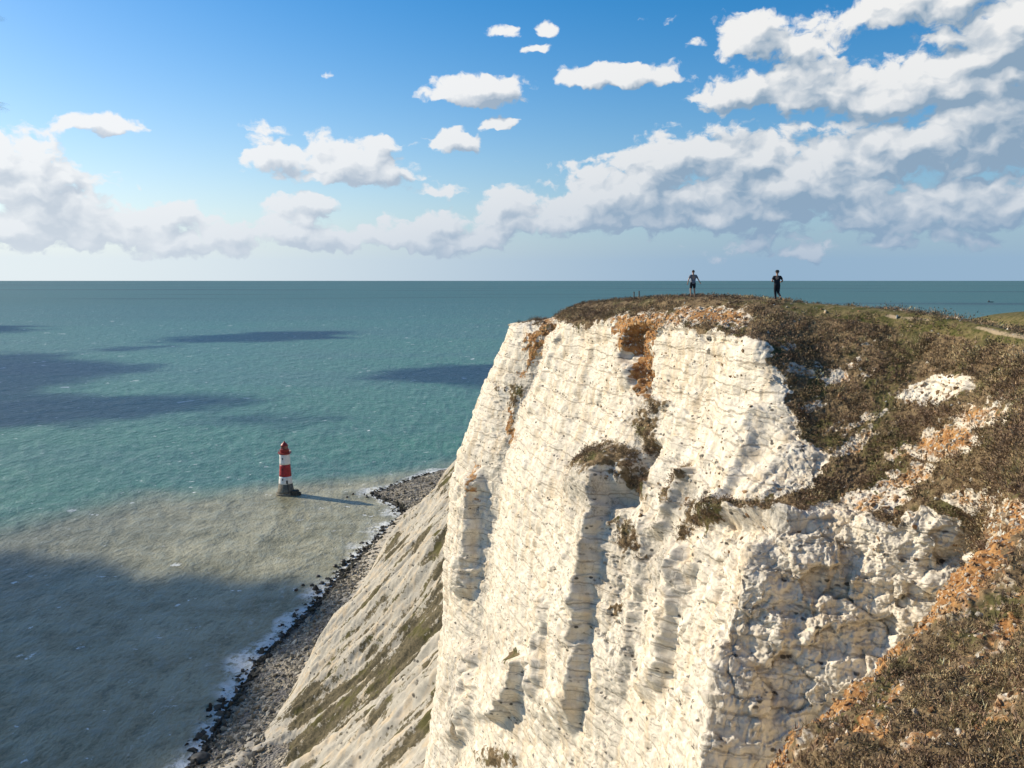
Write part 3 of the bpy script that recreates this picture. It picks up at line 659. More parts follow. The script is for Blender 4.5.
# ------------------------------------------------------------------ scrub: thousands of twigs and blades
def leaf_material():
    m, N = material('dry_scrub'); a = N.attr('tint').outputs['Color']
    finish(N, a, .85, None, .1); return m
LEAF = leaf_material()
def sample(grid, wgt, n, rng):
    """n random points on a (nu,nv,3) surface, weighted by wgt * area; returns points and normals"""
    Pg = grid; a = Pg[:-1, :-1]; b = Pg[1:, :-1]; c = Pg[:-1, 1:]; nr = np.cross(b-a, c-a); ar = np.linalg.norm(nr, axis=2)
    wq = (ar*wgt[:-1, :-1]).ravel(); cdf = np.cumsum(wq); idx = np.searchsorted(cdf, rng.random(n)*cdf[-1]); idx = np.minimum(idx, len(wq)-1)
    r1, r2 = rng.random((n, 1)), rng.random((n, 1)); A = a.reshape(-1, 3)[idx]; B = b.reshape(-1, 3)[idx]; Cc = c.reshape(-1, 3)[idx]
    N_ = nr.reshape(-1, 3)[idx]; N_ /= np.maximum(np.linalg.norm(N_, axis=1, keepdims=True), 1e-9)
    return A+(B-A)*r1+(Cc-A)*r2, N_, idx
PAL = 1.95*np.array([(.105,.072,.048),(.070,.052,.034),(.155,.110,.065),(.092,.074,.042),(.130,.088,.060),(.26,.20,.11),(.045,.040,.025),(.17,.12,.075)])
def scrub(name, pts, size, per, rng, seed, up=.5, tall=1., tintf=1.0, thin=.09, grassy=0., cap=.27):
    n = len(pts); m = n*per
    base = np.repeat(pts, per, 0); sz = np.repeat(size, per)
    v = rng.normal(size=(m, 3)); v[:, 2] = np.abs(v[:, 2])*tall; v /= np.linalg.norm(v, axis=1, keepdims=True)
    r = rng.random((m, 1))**.6
    ctr = base+v*r*sz[:, None]*(1-grassy)+rng.normal(size=(m, 3))*sz[:, None]*.3*grassy*np.array([1, 1, .05])
    d = v*.9+rng.normal(size=(m, 3))*.55; d[:, 2] = np.abs(d[:, 2])+up; d /= np.linalg.norm(d, axis=1, keepdims=True)
    L = np.minimum(sz, cap)*(.24+.30*rng.random(m))*(1+grassy*.8); side = np.cross(d, rng.normal(size=(m, 3))); side /= np.maximum(np.linalg.norm(side, axis=1, keepdims=True), 1e-6)
    wd = L*thin*2.2
    V = np.stack([ctr-side*wd[:, None], ctr+side*wd[:, None], ctr+d*L[:, None]], 1).reshape(-1, 3)
    lo = fbm(pts*.33, 3, .5, seed); lo2 = fbm(pts*1.1, 2, .5, seed+3)
    k = np.clip(((lo*2.6+.5)*4+rng.normal(size=n)*1.1).astype(int), 0, 7)
    col = PAL[k]*(1+.55*lo2[:, None])*(.8+.4*rng.random((n, 1)))
    col = np.repeat(col, per, 0)*(.7+.6*rng.random((m, 1)))*tintf
    straw = rng.random(m) < .06; col[straw] = np.array([.34, .27, .16])*(.7+.5*rng.random((straw.sum(), 1)))
    col = np.repeat(np.clip(col, .008, .6), 3, 0)
    o = tri_mesh(name, V, np.arange(m*3).reshape(-1, 3), LEAF, col); tag(o, kind='stuff'); return o
def build_scrub():
    rng = np.random.default_rng(3)
    Pg = HL['P']; veg = np.clip(HL['veg'], 0, 1); nu, nv = veg.shape
    px, py = PIX(Pg.reshape(-1, 3)); px = px.reshape(nu, nv); py = py.reshape(nu, nv); D = Pg[..., 1]
    nz = fbm(Pg.reshape(-1, 3)*.6, 3, .5, 95).reshape(nu, nv); nf = fbm(Pg.reshape(-1, 3)*1.9, 3, .5, 96).reshape(nu, nv)
    inview = (px > 480) & (px < 1080) & (py < 600) & (py > 285) & (D < 96)
    w_ = sstep(veg+.35*nf, .38, .66)*inview*(1-.93*np.clip(HL['turf'], 0, 1))*(1-np.clip(HL['path'], 0, 1))/np.maximum(D, 20)**1.0*(.35+sstep(nz, -.25, .25))
    p, n_, idx = sample(Pg, w_, 9000, rng); sz = (.13+.55*rng.random(len(p))**2.4)*(1-.45*sstep(PIX(p)[1], 314, 303))
    scrub('cliff_scrub', p-[0, 0, .04], sz, 60, rng, 5, up=.25, tall=.85)
    w2 = sstep(veg, .3, .6)*inview/np.maximum(D, 20)*(1-.6*np.clip(HL['path'], 0, 1))*(1+2.5*sstep(py, 345, 315))
    p, n_, idx = sample(Pg, w2, 26000, rng); tf = HL['turf'][:-1, :-1].ravel()[idx]
    sz = (.10+.16*rng.random(len(p)))*(1-.55*tf)*(1-.4*sstep(PIX(p)[1], 315, 303))
    scrub('cliff_grass', p-[0, 0, .02], sz, 9, rng, 9, up=1.0, tall=.5, thin=.05, grassy=1., tintf=np.float64(1.35))
    # near slope
    Pg = NS['P']; nu, nv = NS['veg'].shape; px, py = PIX(Pg.reshape(-1, 3)); px = px.reshape(nu, nv); py = py.reshape(nu, nv)
    inv = (px > 640) & (px < 1150) & (py > 440) & (py < 830) & (Pg[..., 1] > 5)
    nz = fbm(Pg.reshape(-1, 3)*1.3, 3, .5, 97).reshape(nu, nv); nz2 = fbm(Pg.reshape(-1, 3)*4, 2, .5, 98).reshape(nu, nv)
    w_ = sstep(NS['veg']+.4*nz+.25*nz2, .55, .85)*inv/np.maximum(Pg[..., 1], 4)
    p, n_, idx = sample(Pg, w_, 6500, rng); sz = .045+.22*rng.random(len(p))**2.4
    scrub('near_scrub', p-[0, 0, .015], sz, 60, rng, 15, up=.35, tall=.8, cap=.105)
    w_ = sstep(NS['veg']+.3*nz, .3, .8)*inv/np.maximum(Pg[..., 1], 4)
    p, n_, idx = sample(Pg, w_, 16000, rng); sz = .04+.15*rng.random(len(p))**2
    scrub('near_grass', p, sz, 9, rng, 19, up=1., tall=.5, thin=.045, grassy=1., tintf=np.float64(1.35))
build_scrub()

# ------------------------------------------------------------------ rubble
ROCKM = None
def rock_shapes(rng):
    V = np.array([(0,0,1),(.9,0,.45),(.28,.85,.45),(-.72,.53,.45),(-.72,-.53,.45),(.28,-.85,.45),(.72,.53,-.45),(-.28,.85,-.45),(-.9,0,-.45),(-.28,-.85,-.45),(.72,-.53,-.45),(0,0,-1)])
    T = np.array([(0,1,2),(0,2,3),(0,3,4),(0,4,5),(0,5,1),(1,6,2),(2,7,3),(3,8,4),(4,9,5),(5,10,1),(2,6,7),(3,7,8),(4,8,9),(5,9,10),(1,10,6),(11,7,6),(11,8,7),(11,9,8),(11,10,9),(11,6,10)])
    return V, T
def rubble(name, pts, size, rng, cols, kind='stuff'):
    V, T = rock_shapes(rng); n = len(pts); nV = len(V)
    R1 = rng.normal(size=(n, 3, 3)); Q = np.linalg.qr(R1)[0]
    vv = V[None]*(1+.35*rng.normal(size=(n, nV, 1)))*np.stack([.7+.6*rng.random(n), .7+.6*rng.random(n), .5+.4*rng.random(n)], -1)[:, None]
    vv = np.einsum('nij,nvj->nvi', Q, vv)*size[:, None, None]+pts[:, None]
    TT = (T[None]+(np.arange(n)*nV)[:, None, None]).reshape(-1, 3)
    ci = rng.integers(0, len(cols), n); col = np.array(cols)[ci]*(.75+.5*rng.random((n, 1)))
    o = tri_mesh(name, vv.reshape(-1, 3), TT, STONE, np.repeat(np.clip(col, 0, .85), nV, 0)); tag(o, kind=kind); return o
m_, N_ = material('loose_stone'); a_ = N_.attr('tint').outputs['Color']; nn_ = N_.noise(N_.geo(), 6, 5, .65)
finish(N_, N_.mix(N_.ss(nn_, .35, .65), N_.mix(.4, a_, (.05, .04, .03)), a_), .9, N_.bump(nn_, .6, .08), .15); STONE = m_
def build_rubble():
    rng = np.random.default_rng(12)
    Pg = HL['P']; nu, nv = HL['veg'].shape; px, py = PIX(Pg.reshape(-1, 3)); px = px.reshape(nu, nv); py = py.reshape(nu, nv); D = Pg[..., 1]
    inv = (px > 600) & (px < 1060) & (py < 560) & (py > 300) & (D < 75)
    bare = sstep(HL['e'], .5, 1)*(1-sstep(HL['veg'], .25, .5))*.5+1.2*sstep(HL['soil'], .4, .7)+.06
    p, _, _ = sample(Pg, bare*inv/np.maximum(D, 20), 4200, rng)
    rubble('chalk_rubble', p, .03+.10*rng.random(len(p))**3, rng, [(.62, .56, .45), (.50, .38, .24), (.38, .23, .12), (.66, .62, .52), (.30, .19, .10)])
    Pg = NS['P']; nu, nv = NS['veg'].shape; px, py = PIX(Pg.reshape(-1, 3)); px = px.reshape(nu, nv); py = py.reshape(nu, nv)
    inv = (px > 680) & (px < 1100) & (py > 480) & (py < 800) & (Pg[..., 1] > 6)
    p, _, _ = sample(Pg, inv*(.25+1.6*sstep(NS['soil'], .3, .7)), 9000, rng)
    rubble('near_rubble', p, .010+.05*rng.random(len(p))**3.5, rng, [(.52, .44, .32), (.44, .28, .14), (.38, .21, .10), (.28, .17, .09), (.60, .54, .44)])
    # shingle and fallen blocks on the beach
    n = 9000; Y = rng.uniform(190, 700, n); k = rng.random(n); fx = foot_x(Y)
    sx = np.interp(Y, SHORE[np.argsort(SHORE[:, 1])][:, 1], SHORE[np.argsort(SHORE[:, 1])][:, 0])
    X = sx-5+(fx-sx+12)*k; X = X+rng.normal(size=n)*2
    sdd = shore_dist(X, Y); ok = sdd > -7; X, Y, sdd = X[ok], Y[ok], sdd[ok]
    nn = fbm(np.stack([X, Y, X*0], -1)*.11, 4, .55, 71)
    Z = np.clip(.20*sdd+.9*nn, -.4, 6.5)
    sz = .35+1.1*rng.random(len(X))**4
    wet = sdd < 4.5
    rubble('beach_shingle', np.stack([X, Y, Z], -1)[~wet], sz[~wet], rng, [(.38, .34, .26), (.22, .195, .15), (.52, .48, .39), (.30, .26, .19)])
    rubble('wet_shore_rocks', np.stack([X, Y, Z], -1)[wet], sz[wet]*1.15, rng, [(.06, .055, .045), (.09, .085, .06), (.035, .035, .03), (.12, .11, .09)])
build_rubble()

# ------------------------------------------------------------------ small things
def mobj(name, bm, mat, parent=None, smooth=False):
    me = bpy.data.meshes.new(name); bm.to_mesh(me); bm.free(); me.materials.append(mat)
    for p in me.polygons: p.use_smooth = smooth
    o = bpy.data.objects.new(name, me); C.objects.link(o)
    if parent is not None: o.parent = parent
    return o
def lathe(prof, seg=32, c=(0, 0, 0)):
    bm = bmesh.new(); rings = []
    for r, z in prof: rings.append([bm.verts.new((c[0]+r*math.cos(2*PI*i/seg), c[1]+r*math.sin(2*PI*i/seg), c[2]+z)) for i in range(seg)])
    for a, b in zip(rings, rings[1:]):
        for i in range(seg): bm.faces.new((a[i], a[(i+1) % seg], b[(i+1) % seg], b[i]))
    bm.faces.new(rings[0][::-1]); bm.faces.new(rings[-1]); return bm
def box(bm, c, s, rot=0):
    r = bmesh.ops.create_cube(bm, size=1)['verts']; cr, sr = math.cos(rot), math.sin(rot)
    for v in r:
        x, y, z = v.co.x*s[0], v.co.y*s[1], v.co.z*s[2]; v.co = Vector((c[0]+x*cr-y*sr, c[1]+x*sr+y*cr, c[2]+z))
    return r
def tube(bm, a, b, r, seg=8, r2=None):
    a, b = Vector(a), Vector(b); d = (b-a).normalized(); u = d.orthogonal().normalized(); v = d.cross(u); r2 = r if r2 is None else r2
    A = [bm.verts.new(a+(u*math.cos(t)+v*math.sin(t))*r) for t in [2*PI*i/seg for i in range(seg)]]
    B = [bm.verts.new(b+(u*math.cos(t)+v*math.sin(t))*r2) for t in [2*PI*i/seg for i in range(seg)]]
    for i in range(seg): bm.faces.new((A[i], A[(i+1) % seg], B[(i+1) % seg], B[i]))
    bm.faces.new(A[::-1]); bm.faces.new(B)
def empty(name, loc, rz=0):
    o = bpy.data.objects.new(name, None); C.objects.link(o); o.location = loc; o.rotation_euler.z = rz; return o

def lighthouse():
    q = SEA(286, 494, 0); t = empty('lighthouse', (q[0], q[1], 0)); t.scale = (.95, .95, .95)
    tag(t, 'red and white banded lighthouse standing in the sea off the beach', 'lighthouse')
    granite = flat_mat('weathered_granite', (.17, .155, .12), .9, .35, .6); white = flat_mat('white_tower_paint', (.78, .76, .71), .6, .08, .5)
    red = flat_mat('red_tower_paint', (.36, .03, .035), .5, .2, .5); lred = flat_mat('lantern_red', (.30, .035, .03), .4, .2, 1); dark = flat_mat('dark_opening', (.03, .03, .03), .5)
    R_ = lambda z: 4.1+2.5*(1-min(z, 34)/34)**1.9
    def seg(z0, z1, n=6): return [(R_(z0+(z1-z0)*i/n), z0+(z1-z0)*i/n) for i in range(n+1)]
    mobj('plinth', lathe([(8.0, -3), (8.0, .9), (7.6, 1.6), (7.2, 1.8)], 40), granite, t)
    mobj('base_tower', lathe([(R_(0)+.5, 1.8), (R_(3)+.35, 3), (R_(9), 9)], 40), granite, t, True)
    mobj('lower_white_band', lathe(seg(9, 15.2), 40), white, t, True)
    mobj('red_band', lathe(seg(15.2, 25.0), 40), red, t, True)
    mobj('upper_white_band', lathe(seg(25.0, 33.2), 40), white, t, True)
    bm = lathe([(4.2, 33.2), (5.1, 33.9), (5.3, 34.0), (5.3, 34.5), (4.2, 34.5)], 40); mobj('gallery', bm, lred, t)
    bm = bmesh.new()
    for i in range(20):
        a = 2*PI*i/20; tube(bm, (5.15*math.cos(a), 5.15*math.sin(a), 34.5), (5.15*math.cos(a), 5.15*math.sin(a), 35.7), .07, 5)
        b = 2*PI*(i+1)/20
        for h in (35.1, 35.7): tube(bm, (5.15*math.cos(a), 5.15*math.sin(a), h), (5.15*math.cos(b), 5.15*math.sin(b), h), .06, 5)
    mobj('railing', bm, lred, t)
    mobj('service_drum', lathe([(3.7, 34.5), (3.7, 37.0), (3.9, 37.1), (3.9, 37.4)], 32), lred, t)
    g, N = material('lantern_glass'); finish(N, (.16, .06, .05), .08, None, .8)
    mobj('lantern', lathe([(2.7, 37.4), (2.7, 40.2)], 16), g, t)
    bm = bmesh.new()
    for i in range(12):
        a = 2*PI*i/12; b = 2*PI*(i+1)/12; tube(bm, (2.75*math.cos(a), 2.75*math.sin(a), 37.4), (2.75*math.cos(b), 2.75*math.sin(b), 40.2), .1, 5); tube(bm, (2.75*math.cos(b), 2.75*math.sin(b), 37.4), (2.75*math.cos(a), 2.75*math.sin(a), 40.2), .1, 5)
    mobj('glazing_bars', bm, lred, t)
    r = mobj('roof', lathe([(3.1, 40.2), (2.9, 40.6), (2.2, 41.7), (1.2, 42.7), (.55, 43.1), (.55, 43.6), (.3, 43.9)], 32), lred, t, True)
    bm = bmesh.new(); tube(bm, (0, 0, 43.9), (0, 0, 45.4), .08); mobj('finial', bm, dark, r)
    for z, a in ((30, -1.75), (21.5, -1.75), (13, -1.75), (29.8, 2.6)):
        rr = R_(z); bm = bmesh.new(); box(bm, (rr*math.cos(a), rr*math.sin(a), z), (.35, .75, 1.5), a); mobj('window', bm, dark, t)
    bm = bmesh.new(); a = -1.1; box(bm, (R_(11)*math.cos(a), R_(11)*math.sin(a), 11), (.4, 1.2, 2.6), a); mobj('door', bm, dark, t)
    bm = bmesh.new()
    tube(bm, (R_(11)*math.cos(a)+.4, R_(11)*math.sin(a), 10), (8.4*math.cos(a), 8.4*math.sin(a), 2), .12)
    tube(bm, (R_(11)*math.cos(a)+.9, R_(11)*math.sin(a)+.2, 10), (8.4*math.cos(a)+.6, 8.4*math.sin(a)+.2, 2), .12); mobj('ladder', bm, dark, t)
    # landing stage on the side of the beach
    bm = bmesh.new(); box(bm, (8.2, -2.5, .9), (5.6, 6.2, 6.0), .12); box(bm, (11.6, -3.0, .2), (2.6, 4.6, 4.2), .12)
    bmesh.ops.bevel(bm, geom=bm.edges[:], offset=.5, segments=2, affect='EDGES'); mobj('landing_stage', bm, flat_mat('dark_landing_concrete', (.075, .07, .055), .95, .35, .7), t)
lighthouse()

def ship():
    q = SEA(990.5, 302.3, 0); t = empty('ship', (q[0], q[1], 0), .1); tag(t, 'tiny dark ship far out on the sea near the right horizon', 'ship')
    hull = flat_mat('dark_hull', (.03, .035, .045), .6); sup = flat_mat('grey_deckhouse', (.12, .13, .14), .6)
    bm = bmesh.new(); L = 21
    sec = [(-L, 4.2, 5.0), (-L*.6, 5.0, 4.6), (L*.5, 5.0, 4.6), (L*.85, 2.6, 5.6), (L*1.05, .2, 6.4)]; rings = []
    for x, wd, h in sec: rings.append([bm.verts.new(v) for v in ((x, -wd*.7, -1), (x, wd*.7, -1), (x, wd, h), (x, -wd, h))])
    for a, b in zip(rings, rings[1:]):
        for i in range(4): bm.faces.new((a[i], a[(i+1) % 4], b[(i+1) % 4], b[i]))
    bm.faces.new(rings[0]); bm.faces.new(rings[-1][::-1]); mobj('hull', bm, hull, t)
    bm = bmesh.new(); box(bm, (-13, 0, 7.6), (9, 8, 6)); box(bm, (-12, 0, 11.8), (5, 7, 2.4)); mobj('bridge', bm, sup, t)
    bm = bmesh.new(); tube(bm, (-15, 0, 10), (-15, 0, 16), 1.0); mobj('funnel', bm, hull, t)
    bm = bmesh.new(); tube(bm, (8, 0, 4), (8, 0, 17), .3); mobj('mast', bm, sup, t)
ship()

def ground_z(x, y):
    g = HL['P'].reshape(-1, 3); d = (g[:, 0]-x)**2+(g[:, 1]-y)**2; k = np.argsort(d)[:6]; return g[k, 2].max()
def skin(name, verts, edges, radii, mat, parent, sub=2):
    me = bpy.data.meshes.new(name); me.from_pydata(verts, edges, []); me.materials.append(mat)
    o = bpy.data.objects.new(name, me); C.objects.link(o); o.parent = parent
    md = o.modifiers.new('skin', 'SKIN'); md.use_smooth_shade = True
    for v, r in zip(me.skin_vertices[0].data, radii): v.radius = r if isinstance(r, tuple) else (r, r); v.use_root = False
    me.skin_vertices[0].data[0].use_root = True
    s = o.modifiers.new('subsurf', 'SUBSURF'); s.levels = sub; s.render_levels = sub; return o
SKINM = flat_mat('skin', (.42, .25, .17), .6, .08, 8)
def ellipsoid(c, s, seg=16, cut=None):
    bm = bmesh.new(); bmesh.ops.create_uvsphere(bm, u_segments=seg, v_segments=12, radius=1)
    if cut is not None: bmesh.ops.delete(bm, geom=[v for v in bm.verts if cut(v.co)], context='VERTS')
    for v in bm.verts: v.co = Vector((c[0]+v.co.x*s[0], c[1]+v.co.y*s[1], c[2]+v.co.z*s[2]))
    return bm
def person(t, J, cloth, top, bottom, hat=None, longsleeve=False, shorts=True, shoe=None, hair=None):
    """J: dict of joint positions. +Y is away from the viewer, the figure's back is towards the viewer."""
    V = ['pelvis', 'waist', 'chest', 'neck', 'head0', 'head1', 'headtop']; R_ = [(.15, .11), (.125, .09), (.155, .10), (.055, .055), (.062, .07), (.078, .095), (.05, .06)]
    E = [(0, 1), (1, 2), (2, 3), (3, 4), (4, 5), (5, 6)]
    def add(ch, rad, root):
        p = V.index(root)
        for c, r in zip(ch, rad): V.append(c); R_.append(r); E.append((p, len(V)-1)); p = len(V)-1
    for s in 'lr':
        add(['sho'+s, 'elb'+s, 'wri'+s, 'palm'+s], [.058, .043, .028, .034], 'chest')
        add(['hip'+s, 'knee'+s, 'calf'+s, 'ank'+s, 'toe'+s], [.092, .062, .056, .04, .038], 'pelvis')
    pts = [J[v] for v in V]
    body = skin('body', [tuple(p) for p in pts], E, R_, SKINM, t, 2)
    # fingers: five short chains closing from each palm
    for s in 'lr':
        w0, p0 = Vector(J['wri'+s]), Vector(J['palm'+s]); d = (p0-w0).normalized(); u = d.cross(Vector((0, 0, 1))); u = u.normalized() if u.length > .1 else Vector((0, 1, 0))
        q = d.cross(u).normalized(); vs, es, rs = [], [], []
        for k in range(5):
            off = (k-1.8)*.017; L = (.045, .055, .058, .052, .042)[k]*.9
            if k == 0: a = w0+d*.03+u*-.03; b = a+(d*.5-u*.8).normalized()*.035; c = b+d*.03
            else: a = p0+u*off; b = a+d*L*.6+q*.006; c = b+d*L*.4+q*.018
            i = len(vs); vs += [a, b, c]; es += [(i, i+1), (i+1, i+2)]; rs += [.0095, .0085, .007]
            if k: es.append((0, i)) if False else None
        for i in range(0, len(vs), 3):
            bmf = bmesh.new(); rings = []
            for v, rr in zip(vs[i:i+3], (.0095, .0085, .0055)):
                rings.append([bmf.verts.new(v+(u*math.cos(a)+q*math.sin(a))*rr) for a in [2*PI*h/6 for h in range(6)]])
            for a, b in zip(rings, rings[1:]):
                for h in range(6): bmf.faces.new((a[h], a[(h+1) % 6], b[(h+1) % 6], b[h]))
            bmf.faces.new(rings[0][::-1]); bmf.faces.new(rings[-1]); mobj('thumb' if i == 0 else 'finger', bmf, SKINM, body, True)
    L = lambda a, b, k: Vector(J[a]).lerp(Vector(J[b]), k)
    pv = Vector(J['pelvis']); se = 1.0 if longsleeve else .72
    vs = [pv+Vector((0, 0, -.10)), pv+Vector((0, 0, .02)), Vector(J['waist']), Vector(J['chest']), Vector(J['neck'])-Vector((0, 0, .045))]; es = [(0, 1), (1, 2), (2, 3), (3, 4)]; rs = [(.20, .15), (.19, .145), (.175, .13), (.19, .13), (.075, .07)]
    for s in 'lr':
        i = len(vs); vs += [Vector(J['sho'+s]), L('sho'+s, 'elb'+s, se)]; es += [(3, i), (i, i+1)]; rs += [.08, .068]
        if longsleeve: vs.append(L('elb'+s, 'wri'+s, .9)); es.append((i+1, i+2)); rs.append(.046)
    skin('shirt', [tuple(v) for v in vs], es, rs, top, t, 2)
    vs = [pv+Vector((0, 0, .12)), pv]; es = [(0, 1)]; rs = [(.17, .125), (.175, .135)]
    for s in 'lr':
        i = len(vs); vs += [Vector(J['hip'+s]), L('hip'+s, 'knee'+s, .85 if shorts else 1)]; es += [(1, i), (i, i+1)]; rs += [.112, .09 if shorts else .078]
        if not shorts: vs += [Vector(J['calf'+s]), L('calf'+s, 'ank'+s, .95)]; es += [(i+1, i+2), (i+2, i+3)]; rs += [.068, .052]
    skin('shorts' if shorts else 'trousers', [tuple(v) for v in vs], es, rs, bottom, t, 2)
    for s in 'lr':
        a, b = Vector(J['ank'+s]), Vector(J['toe'+s]); d = (b-a)
        skin('shoe', [tuple(a), tuple(a+d*.15+Vector((0, 0, -.035))), tuple(a+d*.6+Vector((0, 0, -.03))), tuple(b+Vector((0, 0, -.015)))], [(0, 1), (1, 2), (2, 3)], [.045, .052, .05, .035], shoe, t, 1)
    hc = Vector(J['head1'])
    if hair: mobj('hair', ellipsoid(hc+Vector((0, -.012, .03)), (.09, .108, .11), cut=lambda c: c.z < -.35 or (c.y > .55 and c.z < .5)), hair, t, True)
    # face on the far side
    mobj('nose', ellipsoid(hc+Vector((0, .108, -.01)), (.014, .018, .022), 8), SKINM, body, True)
    for sx in (-1, 1):
        mobj('ear', ellipsoid(hc+Vector((sx*.083, 0, 0)), (.012, .022, .034), 8), SKINM, body, True)
        mobj('eye', ellipsoid(hc+Vector((sx*.032, .096, .02)), (.012, .008, .007), 8), cloth['dark'], body, True)
    mobj('mouth', ellipsoid(hc+Vector((0, .096, -.05)), (.026, .006, .006), 8), cloth['dark'], body, True)
    if hat:
        h = mobj('hat', lathe([(.150, .045), (.152, .055), (.102, .065), (.098, .13), (.06, .155), (.01, .16)], 20, hc+Vector((0, 0, .0))), hat, t, True)
dark = flat_mat('dark_fabric', (.018, .02, .028), .9, .3, 12); CL = dict(dark=flat_mat('dark_detail', (.03, .02, .02)))
def people():
    q = P(692.5, 296.5, 61.0); z = ground_z(q[0], q[1]); t = empty('person', (q[0], q[1], z-.02), .15)
    tag(t, 'walker seen from behind in grey patterned t-shirt and dark shorts, arms held out', 'person')
    m, N = material('patterned_grey_shirt'); v = N.vor(N.new('ShaderNodeTexCoord').outputs['Object'], 22)
    finish(N, N.mix(N.ss(v, .3, .5), (.06, .06, .075), (.24, .24, .27)), .9)
    t.scale = (1.1, 1.1, 1.08)
    J = dict(pelvis=(0, 0, .95), waist=(.01, 0, 1.12), chest=(.02, .01, 1.37), neck=(.02, .02, 1.53), head0=(.02, .03, 1.59), head1=(.02, .035, 1.67), headtop=(.02, .03, 1.75),
             shol=(-.18, .01, 1.43), elbl=(-.30, -.03, 1.17), wril=(-.33, .05, .93), palml=(-.335, .075, .86), shor=(.21, .01, 1.43), elbr=(.36, -.02, 1.18), wrir=(.50, .02, .98), palmr=(.545, .03, .92),
             hipl=(-.095, 0, .88), kneel=(-.12, .06, .50), calfl=(-.125, .02, .38), ankl=(-.125, -.04, .09), toel=(-.14, .12, .05),
             hipr=(.10, 0, .88), kneer=(.12, .02, .50), calfr=(.125, -.03, .38), ankr=(.125, -.06, .09), toer=(.15, .10, .05))
    person(t, J, CL, m, dark, shoe=flat_mat('pale_shoes', (.5, .48, .45)), hair=flat_mat('dark_hair', (.02, .015, .012), .8))
    q = P(776.5, 299.5, 53.0); z = ground_z(q[0], q[1]); t = empty('person', (q[0], q[1], z-.02), -.1)
    tag(t, 'person all in black with a brimmed hat, one foot lifted mid stride', 'person')
    t.scale = (1.1, 1.1, 1.08)
    J = dict(pelvis=(0, 0, .95), waist=(-.005, .01, 1.12), chest=(-.01, .03, 1.37), neck=(0, .05, 1.53), head0=(0, .06, 1.59), head1=(0, .07, 1.67), headtop=(0, .07, 1.75),
             shol=(-.19, .03, 1.42), elbl=(-.30, -.05, 1.17), wril=(-.20, .16, 1.14), palml=(-.17, .23, 1.16), shor=(.19, .03, 1.42), elbr=(.30, -.06, 1.18), wrir=(.22, .15, 1.12), palmr=(.19, .22, 1.13),
             hipl=(-.085, 0, .88), kneel=(-.07, .07, .48), calfl=(-.06, .04, .36), ankl=(-.05, -.02, .09), toel=(-.06, .14, .05),
             hipr=(.085, 0, .88), kneer=(.09, .05, .49), calfr=(.12, -.06, .42), ankr=(.17, -.27, .26), toer=(.20, -.30, .13))
    person(t, J, CL, dark, dark, hat=flat_mat('dark_hat', (.02, .02, .022), .9), longsleeve=False, shorts=False, shoe=flat_mat('black_shoes', (.02, .02, .02)), hair=flat_mat('brown_hair', (.03, .02, .014), .8))
people()

# short marker posts by the edge, half buried in grass
wood = flat_mat('weathered_wood', (.16, .12, .08), .9, .3, 9)
for k, (px, py, D, lab) in enumerate(((634, 299, 71, 'left one of two short weathered posts on the headland top'), (639, 299, 71, 'right one of two short weathered posts on the headland top'))):
    q = P(px, py, D); z = ground_z(q[0], q[1]); bm = bmesh.new(); tube(bm, (0, 0, -.3), (0, 0, .62), .05, 8, .045); box(bm, (0, 0, .64), (.12, .12, .05))
    o = mobj('marker_post', bm, wood); o.location = (q[0], q[1], z); tag(o, lab, 'post', 'marker posts on the headland')

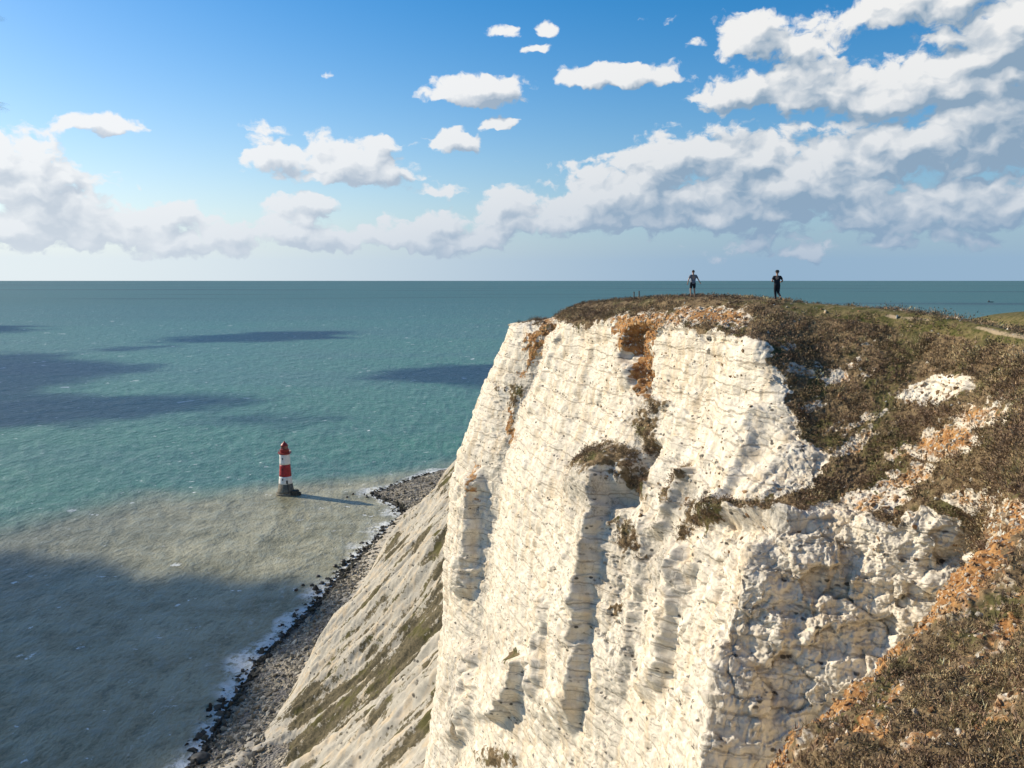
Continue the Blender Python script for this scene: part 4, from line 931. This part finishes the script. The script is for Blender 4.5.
# bigger boulders one could count along the tideline
def boulders():
    rng = np.random.default_rng(31); dk = flat_mat('wet_boulder', (.055, .05, .04), .6, .4, .8, .4)
    protos = []
    for k in range(3):
        bm = bmesh.new(); bmesh.ops.create_icosphere(bm, subdivisions=3, radius=1)
        V = np.array([v.co[:] for v in bm.verts]); d = 1+.35*fbm(V*1.1+k*9, 3, .5, 101+k)+.15*(worley(V*1.6+k*3, k)[2]-.5)
        for v, s in zip(bm.verts, d): v.co = Vector((v.co.x*s*1.2, v.co.y*s, v.co.z*s*.7))
        me = bpy.data.meshes.new('boulder'); bm.to_mesh(me); bm.free(); me.materials.append(dk); [setattr(p, 'use_smooth', True) for p in me.polygons]; protos.append(me)
    o = bpy.data.objects.new('boulder', protos[0]); C.objects.link(o); q = SEA(201, 759, .6); o.location = q; o.scale = (3.0, 3.2, 3.0)
    tag(o, 'large dark boulder in the surf at the bottom of the beach, biggest on the shore', 'boulder')
    for px, py, s in [(372,493,1.9),(381,489,1.6),(389,494,2.1),(396,488,2.3),(404,492,2.0),(412,487,2.2),(399,497,1.5),(384,497,1.4),(408,481,1.6),(420,483,1.9),(427,479,1.6),(367,497,1.2),(353,494,1.0),(347,497,.9),(434,475,1.5),(392,500,1.4),
                      (343,561,1.6),(335,566,1.4),(352,556,1.2),(360,551,1.2),(366,547,1.0),(318,576,1.2),(322,583,1.4),(312,585,1.1),(303,585,.9),(296,590,1.0),(291,638,1.6),(281,636,1.3),(318,592,1.2),(262,664,1.0),(240,700,1.2),(247,690,1.3),(227,716,1.0)]:
        b = bpy.data.objects.new('boulder', protos[rng.integers(3)]); C.objects.link(b); b.location = SEA(px, py, .3); b.scale = (s*(.8+.4*rng.random()), s, s*(.7+.4*rng.random())); b.rotation_euler.z = rng.random()*6
        tag(b, 'dark weedy boulder among many at the foot of the surf line', 'boulder', 'dark boulders along the tideline')
boulders()

# further downs to the east, seen past the crest at the right
def far_down():
    nu, nv = 120, 60; us = np.linspace(0, 1, nu); vs = np.linspace(-1, 1, nv); U, Vv = np.meshgrid(us, vs, indexing='ij')
    c0 = P(1003, 326, 170.); X = c0[0]+U*140; Yy = 170+Vv*45+U*30
    prof = sstep(U, 0, .10)*.9+U*5
    Z = CAMZ-11.2+(1-Vv**2)*(2.2+2.0*sstep(U, 0.0, .09)+U*4)-8*np.abs(Vv)**4-9*(1-sstep(U, -.02, .05))
    f = np.stack([X, Yy, Z], -1).reshape(-1, 3); f[:, 2] += .35*fbm(f*.08, 4, .5, 111)
    px, py = PIX(f); pth = .9*np.exp(-((Vv-(-.45+U*2.0))/.05)**2).reshape(-1)
    o = grid_mesh('far_down', f, nu, nv, LAND, dict(veg=np.full(len(f), .95), soil=np.zeros(len(f)), grey=np.zeros(len(f)), turf=np.full(len(f), .9), path=pth)); tag(o, kind='structure')
far_down()
